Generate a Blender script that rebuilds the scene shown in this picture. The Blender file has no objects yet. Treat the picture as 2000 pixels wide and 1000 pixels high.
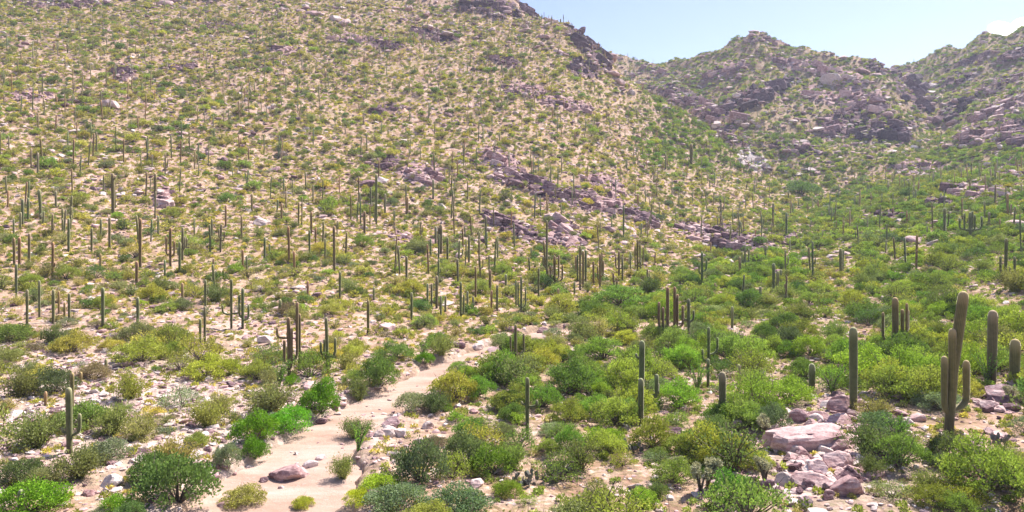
import bpy, bmesh, math, random
import numpy as np
from mathutils import Vector, Matrix, Euler

random.seed(7); RNG = np.random.RandomState(11)
SC = bpy.context.scene; COL = SC.collection
R = math.radians

# ------------------------------------------------------------------ camera, sky, sun, exposure
F = 1428.0; VH = 400.0; CAMH = 18.0          # focal length in photo pixels, horizon row, drone height above the wash
cam_data = bpy.data.cameras.new('camera'); cam = bpy.data.objects.new('camera', cam_data); COL.objects.link(cam)
cam.location = (0, 0, CAMH); cam.rotation_euler = (R(90), 0, 0)
cam_data.sensor_width = 36; cam_data.lens = 36*F/2000; cam_data.shift_y = (VH-500)/2000
cam_data.clip_start = .5; cam_data.clip_end = 12000
SC.camera = cam

SUN_EL, SUN_AZ = 52.0, 46.0                  # azimuth from the viewing direction (+Y) towards +X
world = bpy.data.worlds.new('World'); SC.world = world; world.use_nodes = True
wn = world.node_tree.nodes; wl = world.node_tree.links
bg = wn['Background']; bg.inputs[1].default_value = .092
sky = wn.new('ShaderNodeTexSky'); sky.sky_type = 'NISHITA'; sky.sun_disc = False
sky.sun_elevation = R(SUN_EL); sky.sun_rotation = R(SUN_AZ); sky.altitude = 900; sky.air_density = 1.0; sky.dust_density = 1.5; sky.ozone_density = 3.0
tn_ = wn.new('ShaderNodeMix'); tn_.data_type = 'RGBA'; tn_.blend_type = 'MULTIPLY'; tn_.inputs[0].default_value = 1; tn_.inputs[7].default_value = (1.10, .97, 1.02, 1)
wl.new(sky.outputs[0], tn_.inputs[6]); wl.new(tn_.outputs[2], bg.inputs[0])
sd = bpy.data.lights.new('sun', 'SUN'); sun = bpy.data.objects.new('sun', sd); COL.objects.link(sun)
sd.energy = 5.0; sd.angle = R(.53); sd.color = (1, .95, .88)
_d = Vector((math.cos(R(SUN_EL))*math.sin(R(SUN_AZ)), math.cos(R(SUN_EL))*math.cos(R(SUN_AZ)), math.sin(R(SUN_EL))))
sun.rotation_euler = _d.to_track_quat('Z', 'Y').to_euler(); sun.location = (60, 60, 300)
SC.view_settings.view_transform = 'Standard'; SC.view_settings.look = 'None'
SC.view_settings.exposure = 1.06; SC.view_settings.gamma = 1; SC.view_settings.use_curve_mapping = False
HAZE = .00016
SC.render.engine = 'CYCLES'
SC.cycles.max_bounces = 5; SC.cycles.diffuse_bounces = 2; SC.cycles.glossy_bounces = 1; SC.cycles.transmission_bounces = 3
SC.cycles.volume_bounces = 0; SC.cycles.transparent_max_bounces = 6; SC.cycles.use_denoising = True

# ------------------------------------------------------------------ helpers
def gn2(x, y, seed=0):
    xi = np.floor(x).astype(np.int64); yi = np.floor(y).astype(np.int64); xf = x-xi; yf = y-yi
    def g(ix, iy):
        h = (ix*374761393 + iy*668265263 + seed*2147483647*3 + 12345) & 0xffffffff
        h = ((h ^ (h >> 13))*1274126177) & 0xffffffff; h = h ^ (h >> 16)
        return (h & 0xffff)/65535.0*2*np.pi
    u = xf*xf*xf*(xf*(xf*6-15)+10); v = yf*yf*yf*(yf*(yf*6-15)+10)
    def d(ix, iy, dx, dy):
        a = g(ix, iy); return np.cos(a)*dx+np.sin(a)*dy
    a = d(xi, yi, xf, yf); b = d(xi+1, yi, xf-1, yf); c = d(xi, yi+1, xf, yf-1); e = d(xi+1, yi+1, xf-1, yf-1)
    return ((a*(1-u)+b*u)*(1-v)+(c*(1-u)+e*u)*v)*1.5
def fbm(x, y, scale, oct=4, seed=0, gain=.5, ridged=False):
    s = 0; a = 1; t = 0
    for i in range(oct):
        n = gn2(x/scale+17.3*i, y/scale-9.1*i, seed+i)
        if ridged: n = 1-2*np.abs(n)
        s = s+a*n; t += a; a *= gain; scale *= .5
    return s/t
def sstep(a, b, x):
    t = np.clip((x-a)/(b-a), 0, 1); return t*t*(3-2*t)

def tag(o, label=None, cat=None, group=None, kind=None):
    if label: o['label'] = label
    if cat: o['category'] = cat
    if group: o['group'] = group
    if kind: o['kind'] = kind
    return o
def link(name, data, parent=None):
    o = bpy.data.objects.new(name, data); COL.objects.link(o)
    if parent: o.parent = parent
    return o
def mesh_from(name, V, Fc, mats, smooth=False, midx=None, attrs=None):
    """V (n,3); Fc list of (k,m) arrays of equal-size faces"""
    me = bpy.data.meshes.new(name)
    V = np.asarray(V, dtype=np.float32); me.vertices.add(len(V)); me.vertices.foreach_set('co', V.ravel())
    Fc = [np.asarray(f, dtype=np.int32) for f in Fc if len(f)]
    lv = np.concatenate([f.ravel() for f in Fc]); tot = np.concatenate([np.full(len(f), f.shape[1], np.int32) for f in Fc])
    st = np.concatenate([[0], np.cumsum(tot)[:-1]]).astype(np.int32)
    me.loops.add(len(lv)); me.loops.foreach_set('vertex_index', lv)
    me.polygons.add(len(tot)); me.polygons.foreach_set('loop_start', st)
    if midx is not None: me.polygons.foreach_set('material_index', np.asarray(midx, np.int32))
    me.polygons.foreach_set('use_smooth', np.full(len(tot), bool(smooth)) if np.isscalar(smooth) else np.asarray(smooth, bool))
    for m in mats: me.materials.append(m)
    for k, a in (attrs or {}).items():
        a = np.asarray(a, dtype=np.float32)
        if a.ndim == 1:
            at = me.attributes.new(k, 'FLOAT', 'POINT'); at.data.foreach_set('value', a)
        else:
            at = me.attributes.new(k, 'FLOAT_VECTOR', 'POINT'); at.data.foreach_set('vector', a.ravel())
    me.update(calc_edges=True); return me

class NT:
    """tiny node helper"""
    def __init__(s, name):
        s.m = bpy.data.materials.new(name); s.m.use_nodes = True; s.t = s.m.node_tree; s.t.nodes.clear()
        s.out = s.n('ShaderNodeOutputMaterial')
    def n(s, typ, **kw):
        nd = s.t.nodes.new(typ)
        for k, v in kw.items(): setattr(nd, k, v)
        return nd
    def set(s, sock, v):
        if isinstance(v, bpy.types.NodeSocket): s.t.links.new(v, sock)
        elif v is not None:
            if sock.type == 'RGBA' and len(v) == 3: v = (*v, 1)
            sock.default_value = v
    def math(s, op, a, b=None, c=None, clamp=False):
        nd = s.n('ShaderNodeMath', operation=op, use_clamp=clamp)
        for i, v in enumerate((a, b, c)):
            if v is not None: s.set(nd.inputs[i], v)
        return nd.outputs[0]
    def mix(s, f, a, b, blend='MIX'):
        nd = s.n('ShaderNodeMix', data_type='RGBA', blend_type=blend); nd.clamp_factor = True
        s.set(nd.inputs[0], f); s.set(nd.inputs[6], a); s.set(nd.inputs[7], b); return nd.outputs[2]
    def noise(s, scale, detail=4, rough=.55, vec=None, w=None, dist=0):
        nd = s.n('ShaderNodeTexNoise'); nd.inputs['Scale'].default_value = scale; nd.inputs['Detail'].default_value = detail
        nd.inputs['Roughness'].default_value = rough; nd.inputs['Distortion'].default_value = dist
        if vec is not None: s.set(nd.inputs['Vector'], vec)
        return nd.outputs[0]
    def ramp(s, f, stops):
        nd = s.n('ShaderNodeValToRGB'); s.set(nd.inputs[0], f); e = nd.color_ramp.elements
        while len(e) < len(stops): e.new(.5)
        for i, (p, c) in enumerate(stops):
            e[i].position = p; e[i].color = (*c, 1) if len(c) == 3 else c
        return nd.outputs[0]
    def rng(s, f, a, b, c=0, d=1):
        nd = s.n('ShaderNodeMapRange'); s.set(nd.inputs[0], f)
        for i, v in enumerate((a, b, c, d)): nd.inputs[i+1].default_value = v
        return nd.outputs[0]
    def attr(s, name, typ='GEOMETRY'):
        nd = s.n('ShaderNodeAttribute', attribute_type=typ, attribute_name=name); return nd
    def pos(s): return s.n('ShaderNodeNewGeometry').outputs['Position']
    def bump(s, h, strength=.5, dist=.1, normal=None):
        nd = s.n('ShaderNodeBump'); nd.inputs['Strength'].default_value = strength; nd.inputs['Distance'].default_value = dist
        s.set(nd.inputs['Height'], h)
        if normal is not None: s.set(nd.inputs['Normal'], normal)
        return nd.outputs[0]
    def princ(s, col, rough=.9, normal=None, spec=.2):
        nd = s.n('ShaderNodeBsdfPrincipled'); s.set(nd.inputs['Base Color'], col); s.set(nd.inputs['Roughness'], rough)
        nd.inputs['Specular IOR Level'].default_value = spec
        if normal is not None: s.set(nd.inputs['Normal'], normal)
        return nd
    def done(s, sh): s.t.links.new(sh, s.out.inputs['Surface']); return s.m

# ------------------------------------------------------------------ terrain: profiles (distance, photo row) for columns of the view
def zrow(v, D): return CAMH + (VH-v)/F*D
A_COLS = {
 -700: ([(42,1000),(50,900),(61,800),(78,700),(92,640),(115,550),(145,450),(182,350),(230,250),(290,150),(372,50),(430,0),(560,-100)], -.3),
 0:    ([(42,1000),(50,900),(61,800),(78,700),(92,640),(115,550),(145,450),(182,350),(230,250),(290,150),(372,50),(430,0),(560,-100)], -.4),
 500:  ([(43,1000),(57,850),(76,735),(84,700),(97,650),(124,570),(150,500),(181,430),(220,350),(268,250),(328,150),(405,50),(455,0),(570,-100)], -.4),
 1000: ([(43,1000),(57,850),(81,715),(101,650),(123,600),(153,550),(181,500),(198,470),(216,430),(260,350),(292,300),(347,200),(417,100),(482,30),(520,-18)], -.5),
 1100: ([(43,1000),(57,850),(81,715),(102,650),(124,600),(155,550),(186,500),(205,470),(226,430),(270,350),(305,300),(362,200),(430,100),(478,38)], -.5),
 1180: ([(43,1000),(57,850),(86,700),(103,650),(126,600),(158,550),(196,500),(225,450),(262,400),(325,300),(395,200),(460,108)], -.5),
 1290: ([(43,1000),(57,850),(86,700),(103,650),(127,600),(162,550),(206,500),(248,450),(290,400),(365,300),(440,190)], -.45),
 1380: ([(43,1000),(57,850),(86,700),(103,650),(127,600),(164,550),(212,500),(262,450),(310,400),(375,320),(430,242)], -.38),
 1430: ([(43,1000),(57,850),(86,700),(103,650),(127,600),(164,550),(214,500),(265,450),(315,400),(360,350),(405,292)], -.28),
 1500: ([(43,1000),(57,850),(85,700),(102,650),(126,600),(160,550),(214,500),(270,450),(330,400),(385,345)], -.14),
 1600: ([(42.8,1000),(56,850),(83,700),(99,650),(122,600),(155,550),(208,500),(270,450),(318,420),(350,402),(395,384)], .05),
 1750: ([(42.5,1000),(55,850),(79,700),(93,650),(113,600),(140,550),(176,500),(222,450),(280,402),(310,380)], .10),
 2000: ([(42,1000),(53,850),(67,750),(86,650),(113,550),(142,500),(175,450),(225,400),(280,350)], .12),
 2700: ([(42,1000),(53,850),(67,750),(86,650),(113,550),(142,500),(175,450),(225,400),(280,350)], .12),
}
B_COLS = {900:(300,520,170,800),1100:(330,500,150,780),1190:(300,480,108,770),1225:(300,470,118,755),1270:(300,450,126,740),1320:(310,435,121,722),
 1370:(340,420,105,700),1430:(355,410,80,680),1480:(375,400,61,660),1530:(380,395,84,650),1580:(383,390,101,635),1620:(385,385,113,620),
 1680:(385,380,118,600),1710:(385,375,121,585),1738:(385,372,134,570),1760:(385,368,165,560),1800:(385,360,215,540),1870:(380,360,270,520),1950:(370,350,320,510),2100:(360,340,350,500)}
C_COLS = {1500:(340,470,330,800),1600:(320,460,240,780),1650:(310,455,200,760),1700:(300,450,168,740),1745:(300,450,139,720),1800:(315,430,116,705),1850:(330,400,94,690),
 1925:(338,360,70,650),2000:(340,330,54,620),2200:(350,300,0,560),2700:(350,300,-100,520)}
NU, ND = 700, 760
UG = np.linspace(-600, 2600, NU); DG = np.exp(np.linspace(math.log(9.0), math.log(1250.0), ND)); LD0 = math.log(9.0); LD1 = math.log(1250.0)
def smooth(Z, n, ax):
    k = np.hanning(n+2)[1:-1]; k /= k.sum(); p = [(0,0),(0,0)]; p[ax] = (n//2, n//2)
    return np.apply_along_axis(lambda r: np.convolve(r, k, 'valid'), ax, np.pad(Z, p, mode='edge'))
def colinterp(cols, fn):
    us = np.array(sorted(cols)); Z = np.array([fn(cols[u]) for u in us]); out = np.empty((NU, ND))
    i = np.clip(np.searchsorted(us, UG)-1, 0, len(us)-2); t = np.clip((UG-us[i])/(us[i+1]-us[i]), 0, 1)[:, None]
    return Z[i]*(1-t)+Z[i+1]*t
def fnA(c):
    pts, sl = c; D = np.array([p[0] for p in pts], float); z = np.array([zrow(p[1], p[0]) for p in pts])
    o = np.interp(DG, D, z); b = DG > D[-1]; o[b] = z[-1]+(DG[b]-D[-1])*sl
    return np.maximum(o, -2)
def fnH(c):
    vt, Dt, vs, Ds = c; t = np.clip((DG-Dt)/(Ds-Dt), 0, 1); v = vt+(vs-vt)*t**.92; z = CAMH+(VH-v)/F*DG
    b = DG < Dt; z[b] = zrow(vt, Dt)-(Dt-DG[b])*.6
    b = DG > Ds; z[b] = zrow(vs, Ds)-(DG[b]-Ds)*.5
    return z
UU, DD = np.meshgrid(UG, DG, indexing='ij'); XX = (UU-1000)/F*DD; YY = DD
ZA = colinterp(A_COLS, fnA); ZA = smooth(smooth(ZA, 9, 0), 13, 1)
ZB = smooth(colinterp(B_COLS, fnH), 7, 0); ZC = smooth(colinterp(C_COLS, fnH), 9, 0)
def rowof(x, y, z): return VH-(z-CAMH)*F/y
def smax(a, b, k): 
    h = np.clip(.5+.5*(a-b)/k, 0, 1); return b*(1-h)+a*h+k*h*(1-h)
hillA = sstep(90, 230, DD)*sstep(1700, 1300, UU)
ridge = fbm(XX, YY, 60, 4, 3, ridged=True)
ZAn = ZA + hillA*(fbm(XX, YY, 45, 4, 5)*2.6) + fbm(XX, YY, 9, 3, 9)*(.35+.35*hillA) 
nb = fbm(XX, YY, 90, 5, 21, .55, ridged=True); nb2 = fbm(XX, YY, 40, 4, 31)
fade = sstep(0, 60, ZB-12)
ZBn = ZB + (nb-.3)*9*sstep(10, 80, ZB) + nb2*3
ZCn = ZC + (fbm(XX, YY, 80, 5, 41, .55, ridged=True)-.3)*8*sstep(10, 80, ZC) + fbm(XX, YY, 30, 3, 51)*2.5
Z0 = smax(smax(ZAn, ZBn, 5.0), ZCn, 5.0)
V0 = rowof(XX, YY, Z0)

# rock zones in the view: u, v, half-width, half-height, tilt in degrees (positive = falls to the right), strength, tone (0 pink, 1 purple dark, 2 pale)
ZONES = [
 (755,322,26,14,-10,1,1),(825,343,48,24,10,1,0),(975,315,44,22,25,1,0),(1000,350,44,20,10,1,1),(1062,372,52,20,28,1,1),(1130,392,52,22,15,1,1),
 (1190,403,40,20,5,1,0),(1250,425,50,16,22,1,1),(1180,362,50,18,20,.9,0),(965,428,28,14,30,1,1),(1010,447,58,18,25,1,1),(1108,460,42,26,35,1,0),(1075,470,24,14,0,1,0),
 (1350,452,34,16,15,.9,0),(1425,470,62,24,15,1,1),(1490,478,36,16,20,1,0),(1532,468,22,12,0,1,1),(785,465,26,12,10,.8,0),
 (1040,8,44,16,38,1,1),(955,18,62,22,10,.9,1),(1128,64,30,18,40,1,1),(1150,85,32,24,40,1,1),(1172,118,26,26,45,1,1),(1140,135,34,18,20,.9,1),(985,121,34,10,10,.9,1),
 (680,76,42,10,5,.8,0),(745,88,48,10,8,.8,1),(850,72,52,12,12,.8,1),(1025,178,50,12,5,.8,0),(1105,205,60,14,10,.8,0),(240,143,26,16,5,.9,1),(355,133,32,10,0,.8,1),
 (120,8,90,10,0,.8,1),(320,388,20,26,0,.9,0),(760,215,40,10,0,.7,1),(60,190,50,12,0,.7,0),(560,100,40,10,5,.7,0),(430,50,40,9,0,.6,1),
 (1290,140,60,8,15,.5,1),(1340,195,70,16,18,.9,1),(1400,225,60,18,10,.9,1),(1475,192,86,20,-22,1,1),(1500,80,46,9,5,.7,1),(1420,140,50,14,-20,.8,0),(1560,130,60,14,15,.8,0),(1640,150,60,16,20,.9,0),
 (1735,134,48,16,15,1,1),(1720,255,66,26,0,1,1),(1650,240,60,30,-30,.9,1),(1690,205,60,24,10,.9,0),(1772,176,34,26,38,1,1),(1802,196,34,26,50,1,1),(1600,190,50,16,10,.7,0),(1470,318,34,20,30,1,2),(1430,270,50,16,25,.9,1),(1550,290,60,18,10,.7,1),
 (1960,215,70,20,-26,1,0),(1930,262,72,24,-8,1,0),(1870,212,46,16,-30,1,1),(1990,262,40,30,-10,1,1),(1860,160,50,12,-15,.9,1),(1900,120,50,10,-20,.7,1),(1960,160,50,12,-20,.7,1),(1985,110,40,14,-20,.8,1),
 (1905,372,64,22,5,.9,0),(1830,396,42,10,0,.9,1),(1990,330,50,20,0,.8,1),(1740,420,30,10,0,.8,1),(1800,330,60,16,0,.6,0),
 (1600,905,95,60,30,.9,0),(1650,790,60,26,0,.8,0),(1440,900,30,36,0,.8,0),(1940,780,40,26,0,.7,1),(1830,970,60,26,10,.7,0),(1480,830,60,20,0,.6,0)]
ZN = np.array(ZONES)
def rockmask(u, v):
    m = np.zeros_like(u); tone = np.zeros_like(u)
    wob = 1+.35*gn2(u/22, v/14, 71)
    for (zu, zv, ru, rv, an, st, to) in ZONES:
        c, s = math.cos(R(an)), math.sin(R(an)); du = u-zu; dv = v-zv
        q = np.sqrt(((du*c+dv*s)/ru)**2+((-du*s+dv*c)/rv)**2)*wob
        k = st*(1-sstep(.7, 1.15, q)); tone = np.where(k > m, to, tone); m = np.maximum(m, k)
    return m, tone
RM, RT = rockmask(UU, V0)
# ledgy relief where rock shows
amp = np.clip(DD/160, .12, 3.4)
led = fbm(XX*.6, YY*1.4, 14, 4, 61, .6, ridged=True)
Z1 = Z0 + RM*amp*(led*.9+.15)*np.where(V0 < 640, 1, .25)
stepz = np.clip(DD/70, .8, 6.0)
ter = np.floor(Z1/stepz)*stepz + stepz*sstep(.55, 1, (Z1/stepz) % 1)
Z1 = Z1*(1-.35*RM*(V0 < 600)) + ter*.35*RM*(V0 < 600)
Z1 = Z1 + np.clip((DD-8)/60, 0, 1)*fbm(XX, YY, 3.2, 3, 81, .6)*np.clip(.12+DD*.0022, 0, .9)
Z1 = Z1 + sstep(140, 260, DD)*fbm(XX, YY, 8, 4, 83, .65, ridged=True)*.9 + sstep(360, 520, DD)*fbm(XX, YY, 18, 4, 85, .7, ridged=True)*2.0 + RM*sstep(120, 300, DD)*fbm(XX, YY, 6, 3, 87, .7, ridged=True)*1.3

def grid_ix(x, y):
    y = np.maximum(y, 9.01); u = 1000+F*x/y
    a = np.clip((u-UG[0])/(UG[-1]-UG[0])*(NU-1), 0, NU-1.001); b = np.clip((np.log(y)-LD0)/(LD1-LD0)*(ND-1), 0, ND-1.001)
    return a, b
def lookup(G, x, y):
    a, b = grid_ix(np.asarray(x, float), np.asarray(y, float)); i = a.astype(int); j = b.astype(int); s = a-i; t = b-j
    return (G[i, j]*(1-s)+G[i+1, j]*s)*(1-t)+(G[i, j+1]*(1-s)+G[i+1, j+1]*s)*t
def cast(G, u, v):
    """world ground point seen at photo pixel u, v"""
    a = np.clip((u-UG[0])/(UG[-1]-UG[0])*(NU-1), 0, NU-1.001); i = int(a); s = a-i
    z = G[i]*(1-s)+G[i+1]*s; vr = rowof(0, DG, z); ok = np.where((vr <= v) & (DG > 20))[0]
    if not len(ok): j = int(np.argmin(vr[DG > 20]))+int(np.sum(DG <= 20)); D = DG[j]
    else:
        j = ok[0]; v0, v1 = vr[j-1], vr[j]; t = 0 if v0 == v1 else (v0-v)/(v0-v1); D = DG[j-1]+(DG[j]-DG[j-1])*np.clip(t, 0, 1)
    x = (u-1000)/F*D; return float(x), float(D), float(lookup(G, x, D))

# the wash: bank lines read along both sides, widened towards the viewer
WL = [(-300,1600),(60,1240),(330,1010),(420,935),(480,900),(560,848),(612,818),(645,800),(690,777),(745,757),(800,730),(838,708),(900,688),(960,668),(1010,650),(1070,640),(1190,634)]
WR = [(1195,646),(1080,656),(1030,664),(980,680),(925,698),(890,718),(882,745),(858,768),(818,792),(768,815),(722,840),(696,868),(706,905),(712,950),(690,1010),(640,1240),(500,1600)]
poly = np.array([cast(Z0, u, v)[:2] for u, v in WL+WR])
def polydist(P, x, y):
    """signed distance, positive inside"""
    d = np.full(x.shape, 1e9); ins = np.zeros(x.shape, bool); n = len(P)
    for i in range(n):
        ax, ay = P[i]; bx, by = P[(i+1) % n]; ex, ey = bx-ax, by-ay
        t = np.clip(((x-ax)*ex+(y-ay)*ey)/(ex*ex+ey*ey+1e-9), 0, 1)
        d = np.minimum(d, np.hypot(x-ax-t*ex, y-ay-t*ey))
        c = ((ay > y) != (by > y)); xs = ax+(y-ay)/(ey if abs(ey) > 1e-9 else 1e-9)*ex
        ins ^= c & (x < xs)
    return np.where(ins, d, -d)
WD = np.full(UU.shape, -50.0); nearm = (DD < 130)
WD[nearm] = polydist(poly, XX[nearm], YY[nearm])
WD = WD + fbm(XX, YY, 3.0, 3, 91)*.9
zs = smooth(smooth(ZA, 21, 0), 31, 1) + fbm(XX, YY, 9, 3, 9)*.1
near_w = sstep(-4, 0, WD)
Z1 = Z1*(1-near_w)+(zs+fbm(XX, YY, 2.5, 3, 92)*.12)*near_w
Z1 += .35*np.exp(-((WD+1.1)/.9)**2)
Z1 -= .75*sstep(-.3, .7, WD)
bed = zs-.36 + fbm(XX, YY, 6, 3, 93)*.10 + fbm(XX, YY, 1.3, 2, 94)*.035
V1 = rowof(XX, YY, Z1)
RUNMIN = np.minimum.accumulate(np.where(DD < 20, 1e9, V1), axis=1)
def ground(x, y):
    z = lookup(Z1, x, y); w = lookup(WD, x, y); b = lookup(bed, x, y)
    return np.where(w > .2, np.maximum(z, b), z)
def visible(x, y, tol):
    v = rowof(x, y, lookup(Z1, x, y)); return v <= lookup(RUNMIN, x, np.asarray(y)*.985)+tol

# density zones for plants (0 = bare, 1 = closed cover)
def cover(u, v):
    c = np.full(u.shape, .50)+.29*sstep(1200, 1290, u)*sstep(345, 300, v)+.16*np.exp(-((u-1480)/180)**2-((v-310)/50)**2)
    val = sstep(-20, 90, (v-(690-(u-900)*.45)))*sstep(820, 960, u)*sstep(250, 420, v)
    val = np.maximum(val, sstep(1250, 1420, u)*sstep(440, 520, v)*.35)
    val = np.maximum(val, sstep(600, 720, v)*sstep(900, 980, u))
    c = c+val*.28
    c = c+.12*np.exp(-((u-1620)/160)**2-((v-375)/55)**2)
    c = c-.3*np.exp(-((u-1650)/130)**2-((v-890)/85)**2)-.28*np.exp(-((u-1930)/110)**2-((v-840)/60)**2)-.18*np.exp(-((u-1690)/60)**2-((v-645)/25)**2)
    c = c-.30*np.exp(-((u-230)/260)**2-((v-790)/100)**2)-.3*np.exp(-((u-1100)/120)**2-((v-655)/14)**2)-.5*np.exp(-((u-525)/45)**2-((v-655)/25)**2)-.35*np.exp(-((u-600)/40)**2-((v-665)/30)**2)-.3*np.exp(-((u-1610)/40)**2-((v-540)/50)**2)
    return np.clip(c, .05, .95)
COVG = cover(UU, V1)

# ------------------------------------------------------------------ materials
def ground_material():
    t = NT('desert_ground'); p = t.pos()
    rk = t.attr('rock').outputs['Fac']; tone = t.attr('tone').outputs['Fac']; st = t.attr('stony').outputs['Fac']; gr = t.attr('green').outputs['Fac']
    n1 = t.noise(.35, 5, .65, p); n2 = t.noise(2.2, 5, .7, p); n3 = t.noise(.045, 3, .5, p); n4 = t.noise(9, 3, .6, p)
    soil = t.ramp(n1, [(.36, (.22, .115, .075)), (.45, (.46, .27, .195)), (.53, (.64, .425, .34)), (.64, (.74, .56, .50))])
    soil = t.mix(t.math('MULTIPLY', t.rng(n3, .48, .66), .7), soil, t.ramp(n2, [(.35, (.33, .23, .12)), (.6, (.62, .46, .30))]))
    soil = t.mix(t.math('MULTIPLY', st, .75), soil, t.ramp(n2, [(.3, (.40, .29, .25)), (.5, (.62, .49, .44)), (.68, (.74, .64, .60))]))
    soil = t.mix(t.math('MULTIPLY', gr, t.rng(n2, .4, .6)), soil, (.20, .17, .07))
    v = t.n('ShaderNodeTexVoronoi', feature='F1'); v.inputs['Scale'].default_value = 1.6; t.set(v.inputs['Vector'], p)
    cells = t.rng(v.outputs['Distance'], .05, .5)
    soil = t.mix(t.math('MULTIPLY', t.rng(v.outputs['Distance'], .35, .62), .35), soil, (.20, .13, .09))
    sep = t.n('ShaderNodeMapping'); t.set(sep.inputs[0], p); sep.inputs['Rotation'].default_value = (.35, .25, 0); sep.inputs['Scale'].default_value = (.35, .35, 1.6)
    strat = t.noise(.9, 6, .7, sep.outputs[0])
    pink = t.ramp(strat, [(.34, (.09, .05, .05)), (.46, (.27, .16, .155)), (.58, (.48, .32, .30)), (.7, (.62, .46, .43))])
    purp = t.ramp(strat, [(.36, (.028, .017, .02)), (.48, (.10, .06, .068)), (.60, (.24, .15, .16)), (.72, (.46, .34, .34))])
    pale = t.ramp(strat, [(.3, (.22, .18, .17)), (.5, (.46, .39, .37)), (.65, (.60, .53, .51))])
    rock = t.mix(t.rng(tone, 0, 1), pink, purp); rock = t.mix(t.rng(tone, 1, 2), rock, pale)
    f = t.rng(t.math('ADD', rk, t.math('MULTIPLY', t.math('SUBTRACT', n2, .5), .9)), .35, .6)
    col = t.mix(f, soil, rock)
    h = t.math('ADD', t.math('MULTIPLY', n2, .6), t.math('MULTIPLY', cells, .3)); h = t.math('ADD', h, t.math('MULTIPLY', strat, 1.2))
    nb_ = t.bump(h, .75, .45)
    return t.done(t.princ(col, .95, nb_, .1).outputs[0])
def wash_material():
    t = NT('wash_sand'); p = t.pos()
    mp = t.n('ShaderNodeMapping'); t.set(mp.inputs[0], p); mp.inputs['Rotation'].default_value = (0, 0, R(38)); mp.inputs['Scale'].default_value = (.25, 1, 1)
    n1 = t.noise(.6, 5, .6, mp.outputs[0]); n2 = t.noise(3.5, 5, .7, p); n3 = t.noise(16, 3, .7, p)
    c = t.ramp(n1, [(.3, (.34, .22, .165)), (.5, (.44, .305, .24)), (.68, (.52, .385, .325))])
    c = t.mix(t.rng(n2, .58, .7), c, (.50, .38, .34)); c = t.mix(t.rng(n2, .40, .30), c, (.42, .28, .19)); c = t.mix(t.math('MULTIPLY', t.rng(n3, .6, .7), .6), c, (.32, .24, .2))
    h = t.math('ADD', t.math('MULTIPLY', n2, 1.0), t.math('MULTIPLY', n3, .3))
    return t.done(t.princ(c, .95, t.bump(h, .6, .12), .1).outputs[0])
def rock_material(name, stops, sc=1.0):
    t = NT(name); tc = t.n('ShaderNodeTexCoord').outputs['Object']; p = t.pos()
    rnd = t.n('ShaderNodeObjectInfo').outputs['Random']
    n1 = t.noise(.9*sc, 5, .65, p); n2 = t.noise(5*sc, 4, .7, p)
    mp = t.n('ShaderNodeMapping'); t.set(mp.inputs[0], p); mp.inputs['Rotation'].default_value = (.5, .35, 0); mp.inputs['Scale'].default_value = (.4, .4, 3)
    n3 = t.noise(1.2*sc, 5, .6, mp.outputs[0])
    f = t.math('ADD', t.math('MULTIPLY', n1, .5), t.math('MULTIPLY', n3, .5)); f = t.math('ADD', f, t.math('MULTIPLY', t.math('SUBTRACT', rnd, .5), .16))
    c = t.ramp(f, stops); c = t.mix(t.math('MULTIPLY', t.rng(n2, .56, .68), .5), c, (.12, .08, .08)); c = t.mix(t.math('MULTIPLY', t.rng(n2, .44, .34), .5), c, (.72, .62, .58))
    return t.done(t.princ(c, .9, t.bump(t.math('ADD', n3, t.math('MULTIPLY', n2, .4)), .7, .16), .15).outputs[0])
def leaf_material(name, lo, hi, trans=.35, gain=1.0):
    t = NT(name)
    tint = t.attr('tint', 'INSTANCER').outputs['Color']; lv = t.attr('leafv').outputs['Fac']
    rnd = t.n('ShaderNodeObjectInfo').outputs['Random']
    c = t.mix(lv, lo, hi)
    c = t.mix(1, c, tint, 'MULTIPLY')
    c = t.mix(1, c, t.ramp(rnd, [(0, (.72, .78, .85)), (.5, (1, 1, 1)), (1, (1.25, 1.2, 1.0))]), 'MULTIPLY')
    df = t.n('ShaderNodeBsdfDiffuse'); t.set(df.inputs[0], c)
    tr = t.n('ShaderNodeBsdfTranslucent'); t.set(tr.inputs[0], t.mix(1, c, (1.0, 1.12, .6, 1), 'MULTIPLY'))
    mx = t.n('ShaderNodeMixShader'); mx.inputs[0].default_value = trans
    t.t.links.new(df.outputs[0], mx.inputs[1]); t.t.links.new(tr.outputs[0], mx.inputs[2])
    return t.done(mx.outputs[0])
def bark_material():
    t = NT('twig_bark'); c = t.ramp(t.noise(6, 3), [(.35, (.07, .05, .04)), (.65, (.20, .16, .13))]); return t.done(t.princ(c).outputs[0])
def saguaro_material():
    t = NT('saguaro_skin')
    tint = t.attr('tint', 'INSTANCER').outputs['Color']; rib = t.attr('rib').outputs['Fac']; hh = t.attr('hgt').outputs['Fac']; tip = t.attr('tip').outputs['Fac']
    p = t.pos(); n = t.noise(3, 4, .6, p); n2 = t.noise(.8, 3, .6, p)
    g = t.ramp(n, [(.3, (.072, .085, .034)), (.7, (.13, .145, .06))])
    g = t.mix(t.math('MULTIPLY', rib, .35), g, (.34, .30, .17))
    g = t.mix(t.math('MULTIPLY', tip, .55), g, (.60, .54, .34))
    g = t.mix(1, g, tint, 'MULTIPLY')
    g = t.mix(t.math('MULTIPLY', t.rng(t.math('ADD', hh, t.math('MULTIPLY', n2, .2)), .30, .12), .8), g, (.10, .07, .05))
    b = t.princ(g, .75, t.bump(n, .3, .03), .2)
    b.inputs['Sheen Weight'].default_value = .5; b.inputs['Sheen Roughness'].default_value = .35; b.inputs['Sheen Tint'].default_value = (1, .93, .72, 1)
    return t.done(b.outputs[0])
M_ground = ground_material(); M_wash = wash_material()
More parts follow.
